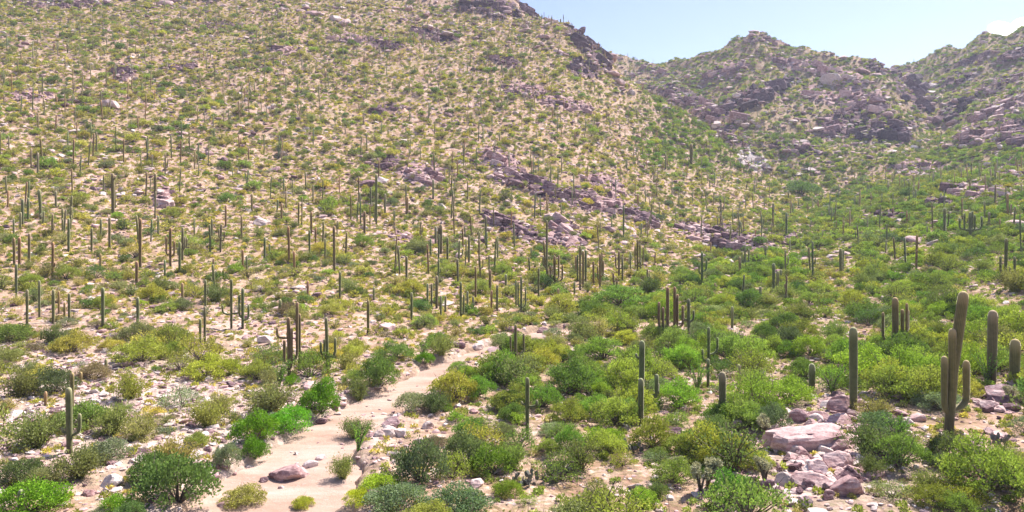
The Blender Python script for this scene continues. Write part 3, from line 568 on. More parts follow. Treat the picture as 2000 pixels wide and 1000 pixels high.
# ------------------------------------------------------------------ saguaros placed where the photograph shows them
# u, row of base, row of top, width px, lean px at top, arms [(dx px, row of joint, row of top, width px)], tint, label
SAG = [
 (1667,803,638,17,0,[],0,'thick armless green saguaro standing behind the rounded pink boulder'),
 (1852,848,568,21,32,[(6,790,640,15),(-9,812,694,13),(51,800,708,14)],1,'tallest saguaro, leaning right, two arms left and one right, right foreground'),
 (1937,748,605,19,3,[],1,'thick saguaro with ocotillo at its foot near right edge'),
 (1981,752,661,20,2,[],1,'short thick barrel-topped saguaro near the right edge'),
 (1586,760,709,13,0,[],0,'short rounded saguaro among green shrubs left of pink boulder'),
 (1749,686,580,13,-1,[(-17,668,610,7),(10,665,603,9),(20,660,592,7),(25,655,606,6)],2,'dark reddish saguaro with four upright arms behind green thicket'),
 (1411,822,725,15,0,[],0,'thick lone green saguaro in bushes left of the boulder slope'),
 (1253,800,664,12,1,[(-8,700,690,7),(22,775,727,11),(27,782,748,9)],0,'taller back saguaro of the thicket pair with stubby right arms'),
 (1252,830,738,12,0,[],0,'shorter front saguaro of the pair in the green thicket'),
 (1030,857,736,11,0,[(15,793,778,7),(-9,790,783,6)],0,'slim dark green saguaro with one short raised right arm'),
 (1007,716,633,8,0,[(13,702,650,6),(-8,698,655,5)],2,'dark two-armed saguaro at the head of the wash'),
 (1304,658,560,9,0,[(-13,645,590,7),(-7,650,600,7),(12,640,560,8),(17,648,575,7),(23,640,595,7)],2,'many-stemmed saguaro forming a tight cluster on the flat'),
 (1345,660,583,8,0,[(-8,625,612,6),(9,628,606,6)],0,'small trident saguaro just right of the tight cluster'),
 (1384,716,638,8,0,[(-11,706,680,6),(16,692,660,6)],0,'saguaro with raised side arms above the thick lone saguaro'),
 (1383,756,700,9,0,[],0,'short brown-tipped saguaro in front of a raised-arm saguaro'),
 (1443,748,711,9,0,[],0,'stubby rounded saguaro behind and right of thick lone saguaro'),
 (1430,642,598,8,0,[],0,'short dark saguaro standing alone on the green flat'),
 (1485,594,559,8,0,[],0,'short dark saguaro on the green flat below three-stem clump'),
 (1215,722,699,8,0,[],0,'tiny round-topped saguaro left of the thicket pair'),
 (1371,557,491,7,0,[(8,530,505,5),(-5,535,515,4)],0,'dark saguaro with a raised right arm in valley centre'),
 (1445,543,501,7,0,[],2,'stout brown saguaro near the valley outcrop'),
 (1455,522,478,5,0,[(6,512,486,4),(-5,510,490,3)],0,'small forked saguaro behind the stout brown saguaro'),
 (1511,568,514,8,0,[],0,'left stem of a three-saguaro clump on the green flat'),
 (1519,572,529,8,0,[],0,'middle stem of a three-saguaro clump on the green flat'),
 (1525,564,526,6,0,[],0,'right stem of a three-saguaro clump on the green flat'),
 (1642,539,485,8,0,[],0,'straight dark saguaro beside the bare gravel streak'),
 (1534,531,488,5,0,[(5,518,500,4)],0,'slim saguaro with small right arm on green flat'),
 (1571,536,523,6,0,[],0,'tiny dark saguaro stub on the green flat'),
 (1895,472,414,8,0,[(-15,449,425,5),(-8,451,416,5),(8,452,419,5),(16,449,422,5),(3,446,412,4)],0,'fan-armed candelabra saguaro on the right knoll'),
 (1845,456,406,7,0,[],0,'straight saguaro left of the fan-armed candelabra'),
 (1932,443,414,6,0,[],0,'short dark saguaro right of the fan-armed candelabra'),
 (1968,421,378,6,0,[],2,'slim saguaro above the knoll near the right edge'),
 (1964,563,465,8,2,[(-7,535,500,6),(11,545,500,6),(5,548,520,5)],0,'forked saguaro with a long leaning right arm at right edge'),
 (1924,527,501,7,0,[],2,'short brown saguaro stub on the right knoll'),
 (1648,677,659,7,0,[],0,'little saguaro stub beside the bare pink clearing'),
 (1811,459,441,4,0,[],0,'tiny saguaro on the green bench of the knoll'),
 (1923,433,392,5,0,[],0,'thin pale saguaro above the fan-armed candelabra'),
 (136,885,756,13,-2,[(-9,845,833,7),(14,850,808,9)],0,'thick left stem of the saguaro cluster at lower left'),
 (141,810,727,10,0,[(7,815,790,7)],2,'taller brown stem behind the lower left saguaro cluster'),
 (41,1015,955,13,0,[],0,'stubby saguaro cut by the bottom edge at lower left'),
 (201,641,561,9,0,[],0,'straight saguaro left of the dark rock hollow'),
 (269,650,580,8,0,[],0,'straight saguaro with pale ribs right of the rock hollow'),
 (400,671,598,7,0,[],0,'taller of two close thin saguaros on the left slope'),
 (391,676,622,7,0,[],0,'shorter of two close thin saguaros on the left slope'),
 (401,601,546,7,0,[(5,575,563,4)],0,'slim saguaro with a knobbed right side on left slope'),
 (452,642,544,7,0,[(-17,615,597,5),(16,612,592,5)],0,'saguaro whose two low arms curve up in a U'),
 (474,642,562,8,0,[(-5,620,575,6),(10,625,594,6)],0,'three-stemmed saguaro right of the U-armed one'),
 (104,632,565,8,0,[],0,'slim saguaro left of a brown saguaro trio'),(77,620,547,6,0,[],0,None),(53,637,565,7,0,[],0,None),(32,583,515,6,0,[],0,None),(135,627,572,7,0,[],0,None),(115,612,568,6,0,[],2,None),(126,622,590,6,0,[],2,None),
 (207,733,700,8,0,[],0,'stubby round-topped saguaro on bare stones at left'),(158,750,726,7,0,[],2,'little dark saguaro right of lower left cluster'),(89,792,764,8,0,[],2,'grey little saguaro left of lower left cluster'),(81,663,645,7,0,[],0,None),
 (565,740,619,10,-2,[(-9,712,664,8),(11,705,590,8),(-17,660,637,6),(4,720,640,7)],2,'dark many-armed saguaro above the bright green bush'),
 (585,724,612,8,0,[],2,'slim reddish saguaro beside the dark many-armed saguaro'),
 (640,727,619,9,-3,[(-12,695,668,7),(11,698,660,7),(-6,700,662,6)],1,'candelabra saguaro on the slope above the wash'),
 (719,650,585,8,0,[],2,'reddish lone saguaro on bare ground at mid slope'),
 (804,626,571,7,0,[],0,'thin dark saguaro above the wash head'),
 (601,582,548,7,0,[],2,None),(664,584,530,7,0,[],0,None),(653,529,441,7,-1,[],2,'long brown-stemmed saguaro in mid slope centre'),(730,586,560,7,0,[],0,None),(794,549,500,7,0,[],0,None),
 (853,602,538,8,0,[(-8,598,553,5)],1,None),(835,592,553,6,0,[],0,None),(843,600,556,6,0,[],0,None),(861,618,577,6,0,[],0,None),(870,609,577,6,0,[],0,None),(900,626,550,7,0,[(5,618,575,5)],0,None),(913,605,568,6,0,[],0,None),(929,582,520,6,0,[],2,None),(957,574,526,7,0,[],2,None),
 (960,608,567,6,0,[],2,None),(971,607,556,6,0,[],0,None),(988,558,535,7,0,[],0,None),(924,610,578,6,0,[],0,None),
 (221,424,338,9,-1,[(4,350,343,4)],1,'tallest straight saguaro of the left slope'),
 (80,428,370,8,-4,[],0,'dark bent-based saguaro on green patch at left'),(109,405,373,6,0,[],0,None),(44,442,388,7,0,[],0,None),(55,431,386,6,0,[],0,None),(40,447,414,6,0,[],0,None),(27,463,427,5,0,[],0,None),
 (28,517,464,7,-1,[],2,'left saguaro of a tall pair at the left edge'),(38,518,463,8,0,[],2,'right saguaro of a tall pair at the left edge'),(57,520,455,7,0,[],1,'pale saguaro just right of the left edge pair'),
 (134,492,426,7,0,[],0,None),(103,542,473,7,0,[(4,520,512,4)],2,None),(197,467,427,6,0,[],0,None),(214,486,424,7,0,[],1,None),(179,494,445,6,0,[(-5,490,480,4)],0,None),(274,523,426,8,0,[],2,'long brown saguaro left of a small candelabra'),
 (267,556,510,8,0,[],2,None),(303,388,338,7,0,[],2,None),(309,458,421,6,0,[],0,None),(333,523,444,7,0,[(-8,498,462,5),(7,500,470,5)],2,'small brown candelabra saguaro on left slope'),(322,538,507,6,0,[],0,None),(31,565,518,6,0,[],2,None),(196,523,495,6,0,[],2,None),(74,340,298,6,0,[],1,None),(61,327,290,5,0,[],1,None),
 (492,416,378,6,0,[],2,None),(441,444,400,6,0,[],2,None),(472,465,421,6,0,[],2,None),(414,467,427,6,0,[],0,None),(550,436,396,6,0,[],2,None),(565,517,442,7,-2,[],2,'tapering reddish saguaro on bare mid slope'),(575,533,490,7,-1,[],2,None),(608,459,413,6,0,[],2,None),
 (517,511,463,6,0,[],0,None),(482,537,499,6,0,[],0,None),(474,524,487,7,0,[],2,None),(351,534,472,7,0,[],0,None),(356,596,552,7,0,[],2,None),(417,532,504,6,0,[],2,None),(547,615,584,8,0,[],0,None),(574,612,589,7,0,[],2,None),(635,507,465,5,0,[],0,None),
 (712,458,412,7,0,[],2,None),(861,495,438,9,0,[(-4,480,443,5)],2,None),(851,479,442,7,0,[],0,None),(916,513,459,6,0,[],0,None),(896,508,469,6,2,[(6,500,485,4)],0,None),(936,495,452,6,0,[],0,None),(949,479,422,6,0,[],0,None),(972,505,461,5,0,[],0,None),(841,500,466,6,0,[],0,None),(874,513,463,6,0,[],0,None),
 (793,400,360,5,0,[],0,None),(735,440,340,6,0,[],0,None),(724,415,365,5,0,[],0,None),(752,420,378,6,0,[],0,None),(795,418,383,8,0,[],2,None),(846,388,350,6,0,[],0,None),(770,440,410,5,0,[],0,None),
 (1068,546,430,6,0,[(-6,520,500,5)],1,'very slender tall saguaro left of the mid valley clump'),(1083,562,499,7,0,[(-7,545,518,5),(7,548,498,5),(13,550,517,5),(-10,550,525,4)],2,'clump-armed saguaro in the middle of the valley'),(1052,588,523,6,0,[],0,None),
 (1125,532,500,6,0,[],2,None),(1133,566,480,6,0,[],2,'middle stem of the saguaro bunch below outcrop'),(1139,562,490,6,0,[],2,None),(1144,552,488,6,0,[],0,None),(1128,550,497,5,0,[],0,None),(1159,556,510,6,0,[],2,None),(1172,562,495,6,0,[(5,540,508,5),(-4,548,520,4)],2,None),
 (1209,543,490,6,0,[(-5,525,500,4),(6,525,496,5)],2,None),(1245,541,467,6,0,[(-4,520,480,4),(9,520,482,4),(4,515,475,4)],2,'multi-stemmed saguaro under the right end of outcrops'),(1251,541,503,6,0,[],0,None),(1090,598,563,6,0,[],2,None),(1100,612,584,7,0,[],0,None),(1122,578,550,6,0,[],0,None),
 (1018,612,540,6,0,[(-5,600,550,4),(7,600,560,4)],0,None),(1008,600,548,5,0,[],0,None),(1536,461,415,6,0,[],0,None),(1510,442,396,5,0,[],0,None),(1408,437,396,5,0,[(-4,415,402,3),(4,412,400,3)],0,None),(1495,509,479,6,0,[],0,None),
 (1052,14,5,4,0,[],0,None),(1095,39,31,4,0,[],0,None),(1496,66,60,3,0,[],0,None),(1218,468,400,5,0,[],0,None),(1300,330,300,4,0,[],0,None),(1350,325,280,9,0,[],2,None)]
TINTS = {0: (1.0, 1.05, .95), 1: (1.3, 1.12, 1.08), 2: (1.35, .95, .85)}
sag_xy = []
def dup(src_objs, root_src): pass
for (u, vb, vt, w, lean, arms, tn, lab) in SAG:
    x, y, z = cast(Z1, u, vb); s = y/F; H = max(.6, (vb-vt)*s); rad = max(.1, w*s*.5*(.84 if w > 11 else .66)); r = random.Random(int(u*7+vb))
    root = link('saguaro', None); root.location = (x, y, z-.02); sag_xy.append((x, y))
    px = vb-vt; det = px > 75
    rb, pr, rg = (18, 2, 18) if det else (12, 2, 8)
    if px < 45: rb, pr, rg = 8, 1, 5
    dep = r.uniform(-.25, .25)*H*.04
    trunk = link('trunk', cactus_mesh('trunk', column_geo([(0, 0, -.35), (lean*s*.30, dep*.4, H*.45), (lean*s, dep, H)], rad, rb, pr, True, rg, tot_h=H)), root)
    kids = [trunk]
    for (dx, vj, va, aw) in arms:
        zj = max(.15*H, (vb-vj)*s); ar = max(.08, aw*s*.5*(.84 if aw > 11 else .68)); f = zj/H; ox = lean*s*f
        dy = r.choice((-1, 1))*r.uniform(.2, .6)*abs(dx)*s
        kids.append(link('arm', cactus_mesh('arm', column_geo(arm_path(ox, 0, zj, dx*s*(1.22 if abs(dx) < 30 and abs(lean) < 10 else 1)-ox, dy, (vb-va)*s, ar), ar, max(6, rb-4), pr, True, max(8, rg-4), tot_h=H)), root))
    tc = tuple(c*r.uniform(.9, 1.1) for c in TINTS[tn])
    for k in kids: k['tint'] = tc
    tag(root, lab, 'saguaro', 'saguaro cacti on the slopes and valley floor')
    if not lab: later(root, ('slim', 'pale slim', 'brownish')[tn] if not arms else ('small armed', 'pale armed', 'brownish armed')[tn], 'saguaro', x, y, z)

# ------------------------------------------------------------------ shrubs: kinds, hand-placed ones first
KIND = {  # name: style, label noun, width/height ratio, base tints with colour words
 'palo_verde': ('airy', 'palo verde', .86, [((1.5, 1.7, .85), 'yellow-green'), ((1.2, 1.6, .8), 'fresh green'), ((1.75, 1.75, .9), 'yellowish')]),
 'creosote_bush': ('wand', 'creosote bush', .82, [((1.1, 1.25, .9), 'olive'), ((1.4, 1.4, 1.15), 'tan-olive'), ((.75, .98, .72), 'dark olive')]),
 'brittlebush': ('dome', 'brittlebush', .62, [((1.15, 1.35, 1.55), 'grey-green'), ((1.6, 1.5, 1.5), 'pale tan'), ((1.1, .98, 1.3), 'dusty brown')]),
 'mesquite_bush': ('dome', 'mesquite bush', .85, [((.68, 1.05, .62), 'dark green'), ((1.0, 1.5, .6), 'green'), ((.95, 1.15, 1.2), 'grey-green')]),
}
BRIGHT = (.85, 1.6, .3)
HS = [ # u, base row, width px, height px, kind, tint, label
 (622,812,80,82,'mesquite_bush',BRIGHT,'vivid green bush on the wash bank below the many-armed saguaro'),
 (490,868,92,72,'mesquite_bush',BRIGHT,'vivid green bush left of wash, leftmost of the bank pair'),
 (562,850,84,58,'mesquite_bush',(.9,2.1,.4),'vivid green low bush overhanging the sandy wash edge'),
 (492,900,62,48,'mesquite_bush',BRIGHT,'small vivid green bush at the wash edge, lowest of group'),
 (828,714,40,28,'mesquite_bush',BRIGHT,'small vivid green bush at the upper end of wash'),
 (568,752,34,24,'mesquite_bush',BRIGHT,'tiny vivid green bush at foot of dark many-armed saguaro'),
 (40,1012,140,80,'mesquite_bush',BRIGHT,'vivid green bush around the stubby saguaro in bottom left corner'),
 (222,1005,64,44,'mesquite_bush',BRIGHT,'vivid green small bush at the bottom edge left of wash'),
 (335,985,150,118,'mesquite_bush',(.62,1.0,.62),'big dark green bush beside the lower wash'),
 (285,945,80,70,'mesquite_bush',(.66,1.05,.6),'dark green bush merging with the big dark one'),
 (440,915,50,58,'brittlebush',(1.1,1.35,1.6),'grey-green upright bush at left edge of wash'),
 (738,768,86,74,'mesquite_bush',(.72,1.1,.62),'dark green bush on the far wash bank'),
 (700,790,50,50,'creosote_bush',(.8,1.0,.7),'dark olive bush beside the far wash bank bush'),
 (820,948,112,104,'mesquite_bush',(.75,.98,.95),'large grey-green bush right of the lower wash'),
 (905,915,90,84,'mesquite_bush',(.72,.95,.9),'large dusky bush right of the large grey-green one'),
 (668,950,58,52,'creosote_bush',(1.1,1.3,.85),'olive round bush standing on the sand of wash'),
 (690,868,70,46,'creosote_bush',(1.2,1.4,.9),'olive bush at the right edge of the wash'),
 (845,808,64,50,'creosote_bush',(.85,1.1,.8),'dark leaning bush at the wash bend'),
 (860,700,64,46,'creosote_bush',(1.3,1.5,.9),'tan-green bush above the upper wash end'),
 (770,705,80,46,'palo_verde',(1.1,1.6,.75),'green spreading bush left of the upper wash'),
 (245,782,74,58,'creosote_bush',(1.5,1.6,.7),'yellow-olive bush alone on pale stones'),
 (95,770,84,62,'mesquite_bush',(.85,1.0,.9),'grey-green bush with dark base on left stones'),
 (395,742,98,58,'palo_verde',(2.1,2.3,.7),'yellow-green airy bush cluster left of the wash'),
 (445,735,60,40,'palo_verde',(1.9,2.1,.7),'yellow-green bush right beside the airy cluster'),
 (265,712,110,62,'palo_verde',(1.7,1.9,.75),'wide yellow-green bush on the lower left slope'),
 (330,700,70,44,'palo_verde',(1.6,1.9,.7),'yellow-green bush right of the wide lower slope one'),
 (500,745,70,50,'palo_verde',(1.7,1.85,.75),'yellow-olive bush left of the dark many-armed saguaro'),
 (525,812,110,66,'creosote_bush',(1.15,1.25,.95),'wide olive bush behind the vivid green bank bushes'),
 (400,838,88,62,'creosote_bush',(1.3,1.4,.8),'olive bush left of the vivid green bank bushes'),
 (215,855,90,66,'creosote_bush',(1.1,1.3,.9),'olive bush right of the lower left saguaro cluster'),
 (60,880,120,80,'creosote_bush',(1.05,1.25,.85),'large olive bush at the left edge'),
 (145,940,96,74,'creosote_bush',(1.1,1.2,.85),'olive bush hiding the lower left saguaro foot'),
 (28,780,80,60,'creosote_bush',(1.3,1.3,.8),'olive bush on stones at the left edge'),
 (30,950,90,60,'mesquite_bush',(.7,.9,.7),'dark bush above the bottom left vivid bush'),
 (770,1005,130,62,'brittlebush',(1.0,1.35,1.35),'wide grey-green bush at bottom edge right of wash'),
 (890,1012,130,60,'brittlebush',(.95,1.35,1.25),'wide grey-green bush at bottom edge, right one of two'),
 (1435,992,96,78,'mesquite_bush',(.9,1.75,.6),'smooth rounded green bush left of the boulder heap'),
 (1378,895,92,74,'palo_verde',(1.0,1.7,.65),'fresh green bush above the rounded green one'),
 (1330,800,100,70,'palo_verde',(1.2,2.0,.6),'fresh green bush right of the thicket saguaro pair'),
 (1550,790,110,62,'palo_verde',(1.3,1.9,.6),'fresh green bush left of the short rounded saguaro'),
 (1480,775,90,60,'creosote_bush',(1.3,1.7,.8),'green-olive bush behind the boulder slope'),
 (1700,745,140,84,'palo_verde',(1.35,1.95,.6),'wide green bush right of the lone pink-boulder saguaro'),
 (1795,755,130,96,'palo_verde',(1.4,2.0,.6),'tall green bush left of the tallest saguaro'),
 (1905,745,90,90,'palo_verde',(1.5,2.0,.6),'green bush between tallest saguaro and thick right saguaro'),
 (1700,895,100,74,'creosote_bush',(.9,1.15,.75),'dark olive bush right of the boulder slab'),
 (1770,915,110,84,'palo_verde',(1.1,1.6,.7),'green bushy clump in front of the tallest saguaro'),
 (1872,900,88,58,'mesquite_bush',(.72,.9,.68),'dark bush at the foot of the tallest saguaro'),
 (1730,850,90,50,'brittlebush',(1.0,1.4,1.2),'grey-green bush behind the green bushy clump'),
 (1890,985,110,50,'palo_verde',(1.6,1.7,.5),'yellow-green low bush near the bottom right'),
 (1180,872,90,38,'mesquite_bush',(1.5,2.1,.4),'yellow-green low bush left of thicket saguaro pair'),
 (1115,880,60,54,'mesquite_bush',(.85,1.5,.6),'green upright bush left of low yellow-green bush'),
 (1000,920,70,56,'creosote_bush',(1.0,1.4,.8),'olive bush below the short-armed saguaro'),
 (930,780,80,56,'palo_verde',(.95,1.7,.55),'green bush right of the wash bend'),
 (1140,760,90,56,'palo_verde',(1.3,1.9,.6),'light green bush between the thicket saguaros'),
 (1180,705,90,56,'palo_verde',(1.2,1.8,.7),'pale green bush near the gravel flat'),
 (1060,800,90,56,'palo_verde',(1.1,1.8,.6),'fresh green bush right of short-armed saguaro'),
 (1215,600,110,50,'palo_verde',(.95,1.55,.75),'wide green bush mid valley beyond the flat'),
 (1570,385,70,34,'mesquite_bush',(.7,1.1,.8),'dark green bush mass at the canyon mouth'),
 (745,960,90,34,'brittlebush',(1.6,2.2,.4),'low yellow-green patch plant at right wash bank'),
 (700,985,70,30,'brittlebush',(1.9,2.2,.4),'low yellow patch plant at the wash bank bottom'),
 (590,1005,46,26,'brittlebush',(1.7,1.9,.5),'small yellow-green plant in the wash at bottom edge'),
 (470,1000,90,36,'brittlebush',(1.5,1.5,.8),'sparse tan-green plant in the wash at bottom left'),
]
NEAR_OBJS = []
hs_xy = []
def place_near(kind, x, y, z, hw, hh, tint, rs, nv=4):
    sty = KIND[kind][0]; fo, br = NEARP[sty][rs.randrange(nv)]
    root = link(kind, None); root.location = (x, y, z); root.rotation_euler = (0, 0, rs.uniform(0, 6.28)); root.scale = (hw, hw, hh)
    a = link('foliage', fo, root); a['tint'] = tuple(tint); b = link('branches', br, root); return root
for (u, vb, w, h, kind, tint, lab) in HS:
    x, y, z = cast(Z1, u, min(vb, 1100)); s = y/F; rs = random.Random(int(u*3+vb)); hw = w*s*.56; full = True
    z = float(ground(x, y+hw*.35))
    o = place_near(kind, x, y+hw*.35, z-.05, hw, h*s*.88, (tint[0]*.92, tint[1]*.90, tint[2]*1.1), rs, 3); tag(o, lab, 'shrub' if kind != 'mesquite_bush' else 'bush', 'shrubs and bushes of the desert floor'); hs_xy.append((x, y+hw*.35, hw))

# scatter candidates, uniform over real ground area
def scatter(n, dmin, dmax, u0=-250, u1=2250):
    D = np.sqrt(RNG.rand(n)*(dmax**2-dmin**2)+dmin**2); u = u0+(u1-u0)*RNG.rand(n); x = (u-1000)/F*D; z = ground(x, D)
    return x, D, z, u, rowof(x, D, z)
def area(dmin, dmax): return 2500/F*(dmax**2-dmin**2)/2
hsx = np.array(hs_xy)
def clear_of_hand(x, y, k=.75):
    ok = np.ones(len(x), bool)
    for hx, hy, hr in hs_xy: ok &= np.hypot(x-hx, y-hy) > hr*k
    return ok
sgx = np.array(sag_xy)
GNPTS = {}
def gn_add(key, P, rot, scl, tint):
    L = GNPTS.setdefault(key, []); L.append((P, rot, scl, tint))
shr_count = {}
for (dmin, dmax, dens) in ((24, 130, .19), (130, 450, .165), (450, 800, .17)):
    n = int(area(dmin, dmax)*dens); x, y, z, u, v = scatter(n, dmin, dmax)
    c = cover(u, v)+.45*fbm(x, y, 16, 4, 131)+.2*fbm(x, y, 60, 2, 132); rk, _ = rockmask(u, v); wd = lookup(WD, x, y)
    hp = ((np.abs(u-1610) < 85) & (np.abs(v-895) < 75)) | ((np.abs(u-1930) < 70) & (np.abs(v-850) < 55)) | ((np.abs(u-1640) < 60) & (np.abs(v-805) < 25))
    gap = np.zeros(n, bool)
    for gu, gv, g1, g2 in ((1645,530,24,62),(1690,655,62,24),(1805,490,36,16),(1905,575,62,20),(1610,650,50,18),(1965,610,30,26),(1740,560,40,12),(1350,480,40,16),(1290,640,50,14),(1450,655,40,16),(1460,690,30,14),(1285,845,40,20),(1340,855,24,30),(525,660,45,30),(600,672,35,34),(770,600,40,16),(700,640,40,20),(300,640,50,14),(330,760,40,30),(1760,820,40,20)):
        gap |= ((u-gu)/g1)**2+((v-gv)/g2)**2 < 1+.5*gn2(u/9, v/7, 5)
    gap &= RNG.rand(n) < .88
    keep = (RNG.rand(n) < c*1.05) & ~gap & ~(hp & (RNG.rand(n) < .92)) & ~(((np.abs(u-1600) < 88) & (v > 815) & (v < 1060)) & (RNG.rand(n) < .88)) & ~((y < 105) & (u < 905) & ((lookup(WD, x, y+2) > -.3) | (lookup(WD, x, y+4) > -.3) | (lookup(WD, x, y+6) > 0)) & (RNG.rand(n) < .9)) & (RNG.rand(n) > rk*np.where(y > 430, .55, .85)) & (wd < -.5) & clear_of_hand(x, y) & visible(x, y, 60) & ~((u > 695) & (u < 840) & (v > 825) & (v < 945) & (RNG.rand(n) < .8))
    x, y, z, u, v = [a[keep] for a in (x, y, z, u, v)]; n = len(x)
    green = np.clip((cover(u, v)-.50)/.30, 0, 1); q = RNG.rand(n)+.35*fbm(x, y, 18, 2, 141)
    kd = np.where(q < .28+.10*green, 0, np.where(q < .60-.04*green, 1, np.where(q < .86-.16*green, 2, 3)))
    rad = np.exp(RNG.randn(n)*.44)*np.array([1.45, 1.15, .8, 1.25])[kd]
    rad = rad*np.where(y > 430, .8, 1)*(1+.05*green)*(1-.12*(1-green)*(y > 90))
    rad = np.clip(rad, .35, 2.9)
    mfar = sstep(250, 420, y)
    allx = dict(x=x, y=y, z=z, u=u, v=v, rad=rad, kd=kd, gr=green, px=rad*2*F/y)
    for k, a in allx.items(): shr_count.setdefault(k, []).append(a)
S = {k: np.concatenate(v) for k, v in shr_count.items()}
inview = (S['u'] > -10) & (S['u'] < 2010) & (S['v'] > 0) & (S['v'] < 1130) & visible(S['x'], S['y'], 3)
names = list(KIND)
indiv = np.zeros(len(S['x']), bool)
for k in range(4):
    idx = np.where(inview & (S['kd'] == k))[0]; idx = idx[np.argsort(-S['px'][idx])][:275 if k else 255]; indiv[idx] = True
def pick_tint(kd, gr, y, rs, u):
    opts = KIND[names[kd]][3]; w = [(.45+.3*gr, .25+.5*gr, .35*(1-gr)), (.45, .45*(1-gr)+.02, .2+.2*gr), (.5, .3*(1-gr)+.05, .22), (.45, .25+.4*gr, .25)][kd]
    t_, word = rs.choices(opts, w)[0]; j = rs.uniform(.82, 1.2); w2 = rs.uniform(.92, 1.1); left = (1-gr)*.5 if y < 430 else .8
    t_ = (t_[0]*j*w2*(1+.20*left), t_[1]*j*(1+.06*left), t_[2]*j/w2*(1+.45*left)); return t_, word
for i in range(len(S['x'])):
    kd = int(S['kd'][i]); rs = random.Random(i*13+5); x, y, z = float(S['x'][i]), float(S['y'][i]), float(S['z'][i]); hw = float(S['rad'][i]); gr = float(S['gr'][i])
    tint, word = pick_tint(kd, gr, y, rs, 0); name = names[kd]; sty, noun, ratio, _ = KIND[name]
    hh = hw*2*ratio*rs.uniform(.65, .95)*.8
    if indiv[i]:
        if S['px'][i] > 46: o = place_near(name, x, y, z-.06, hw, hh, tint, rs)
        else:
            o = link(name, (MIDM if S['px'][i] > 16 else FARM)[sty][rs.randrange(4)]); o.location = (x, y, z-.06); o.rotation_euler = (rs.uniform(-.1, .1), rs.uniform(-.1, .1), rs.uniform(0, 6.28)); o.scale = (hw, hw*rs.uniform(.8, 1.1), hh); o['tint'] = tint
        tag(o, None, 'bush' if kd == 3 else ('brittlebush' if kd == 2 else ('creosote bush' if kd == 1 else 'palo verde')), noun+' plants scattered over the desert')
        sz = 'small' if hw < .9 else ('large' if hw > 1.7 else 'mid-sized'); later(o, sz+' '+word, noun, x, y, z)
    else:
        lod = 'M' if S['px'][i] > 16 else 'F'
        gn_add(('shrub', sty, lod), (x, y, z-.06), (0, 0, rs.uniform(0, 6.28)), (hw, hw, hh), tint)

# small tufts of dry brush between the shrubs
for (dmin, dmax, dens, sc) in ((24, 110, 1.0, .34), (110, 260, .95, .5), (260, 480, .38, .75)):
    n = int(area(dmin, dmax)*dens); x, y, z, u, v = scatter(n, dmin, dmax)
    rk, _ = rockmask(u, v); wd = lookup(WD, x, y); keep = (RNG.rand(n) < .72+.35*fbm(x, y, 7, 3, 151)) & (RNG.rand(n) > rk*.75) & (wd < -.4) & visible(x, y, 10)
    x, y, z, u, v = [a[keep] for a in (x, y, z, u, v)]; gr = np.clip((cover(u, v)-.50)/.30, 0, 1)
    for i in range(len(x)):
        rs = RNG.rand(5); s = sc*(.6+.9*rs[0]); g = gr[i]
        if rs[1] < .38+.42*g: tn = (1.4-.2*g, 1.45, .85)
        elif rs[1] < .75: tn = (2.0, 1.75, 1.25)
        else: tn = (1.7, 1.55, 1.7)
        j = .8+.5*rs[2]; gn_add(('tuft',), (x[i], y[i], z[i]-.03), (0, 0, rs[3]*6.28), (s, s, s*(.7+.5*rs[4])), tuple(c*j for c in tn))

# ------------------------------------------------------------------ more saguaros
cand = []
for (dmin, dmax, dens) in ((98, 130, .002), (130, 330, .0066), (330, 520, .0075), (520, 760, .0016)):
    n = int(area(dmin, dmax)*dens*1.6); x, y, z, u, v = scatter(n, dmin, dmax, -150, 2150)
    pr = np.full(n, .6); pr += .35*np.exp(-((u-1330)/170)**2-((v-340)/90)**2)+.4*(v < 560)*(u < 1300)*.3
    pr *= np.where((u > 1250) & (v > 470), .35, 1); pr *= np.where((u > 1500) & (v < 330), .3, 1); pr *= np.where((v > 600) & (u > 850), .12, 1); pr *= np.where((v > 640), .35, 1)
    pr *= .55+.9*np.clip(fbm(x, y, 30, 2, 161)+.5, 0, 1)
    keep = (RNG.rand(n) < pr) & (lookup(WD, x, y) < -1) & visible(x, y, 20)
    d = np.array([np.min(np.hypot((sgx[:, 0]-a), (sgx[:, 1]-b))) if b < 200 else 9 for a, b in zip(x, y)])
    keep &= d > 3
    for a in zip(*[q[keep] for q in (x, y, z, u, v)]): cand.append([float(c) for c in a])
for c in cand:
    hgt = np.clip(random.gauss(5.4, 1.5), 1.6, 8.5)*(.85 if c[1] > 330 else 1); c.append(hgt); c.append(hgt*F/c[1])
vis = [i for i, c in enumerate(cand) if -5 < c[3] < 2005 and 0 < c[4] < 1010 and bool(visible(np.array([c[0]]), np.array([c[1]]), 3)[0])]
vis.sort(key=lambda i: -cand[i][6]); keepi = set(vis[:max(0, 296-len(SAG))])
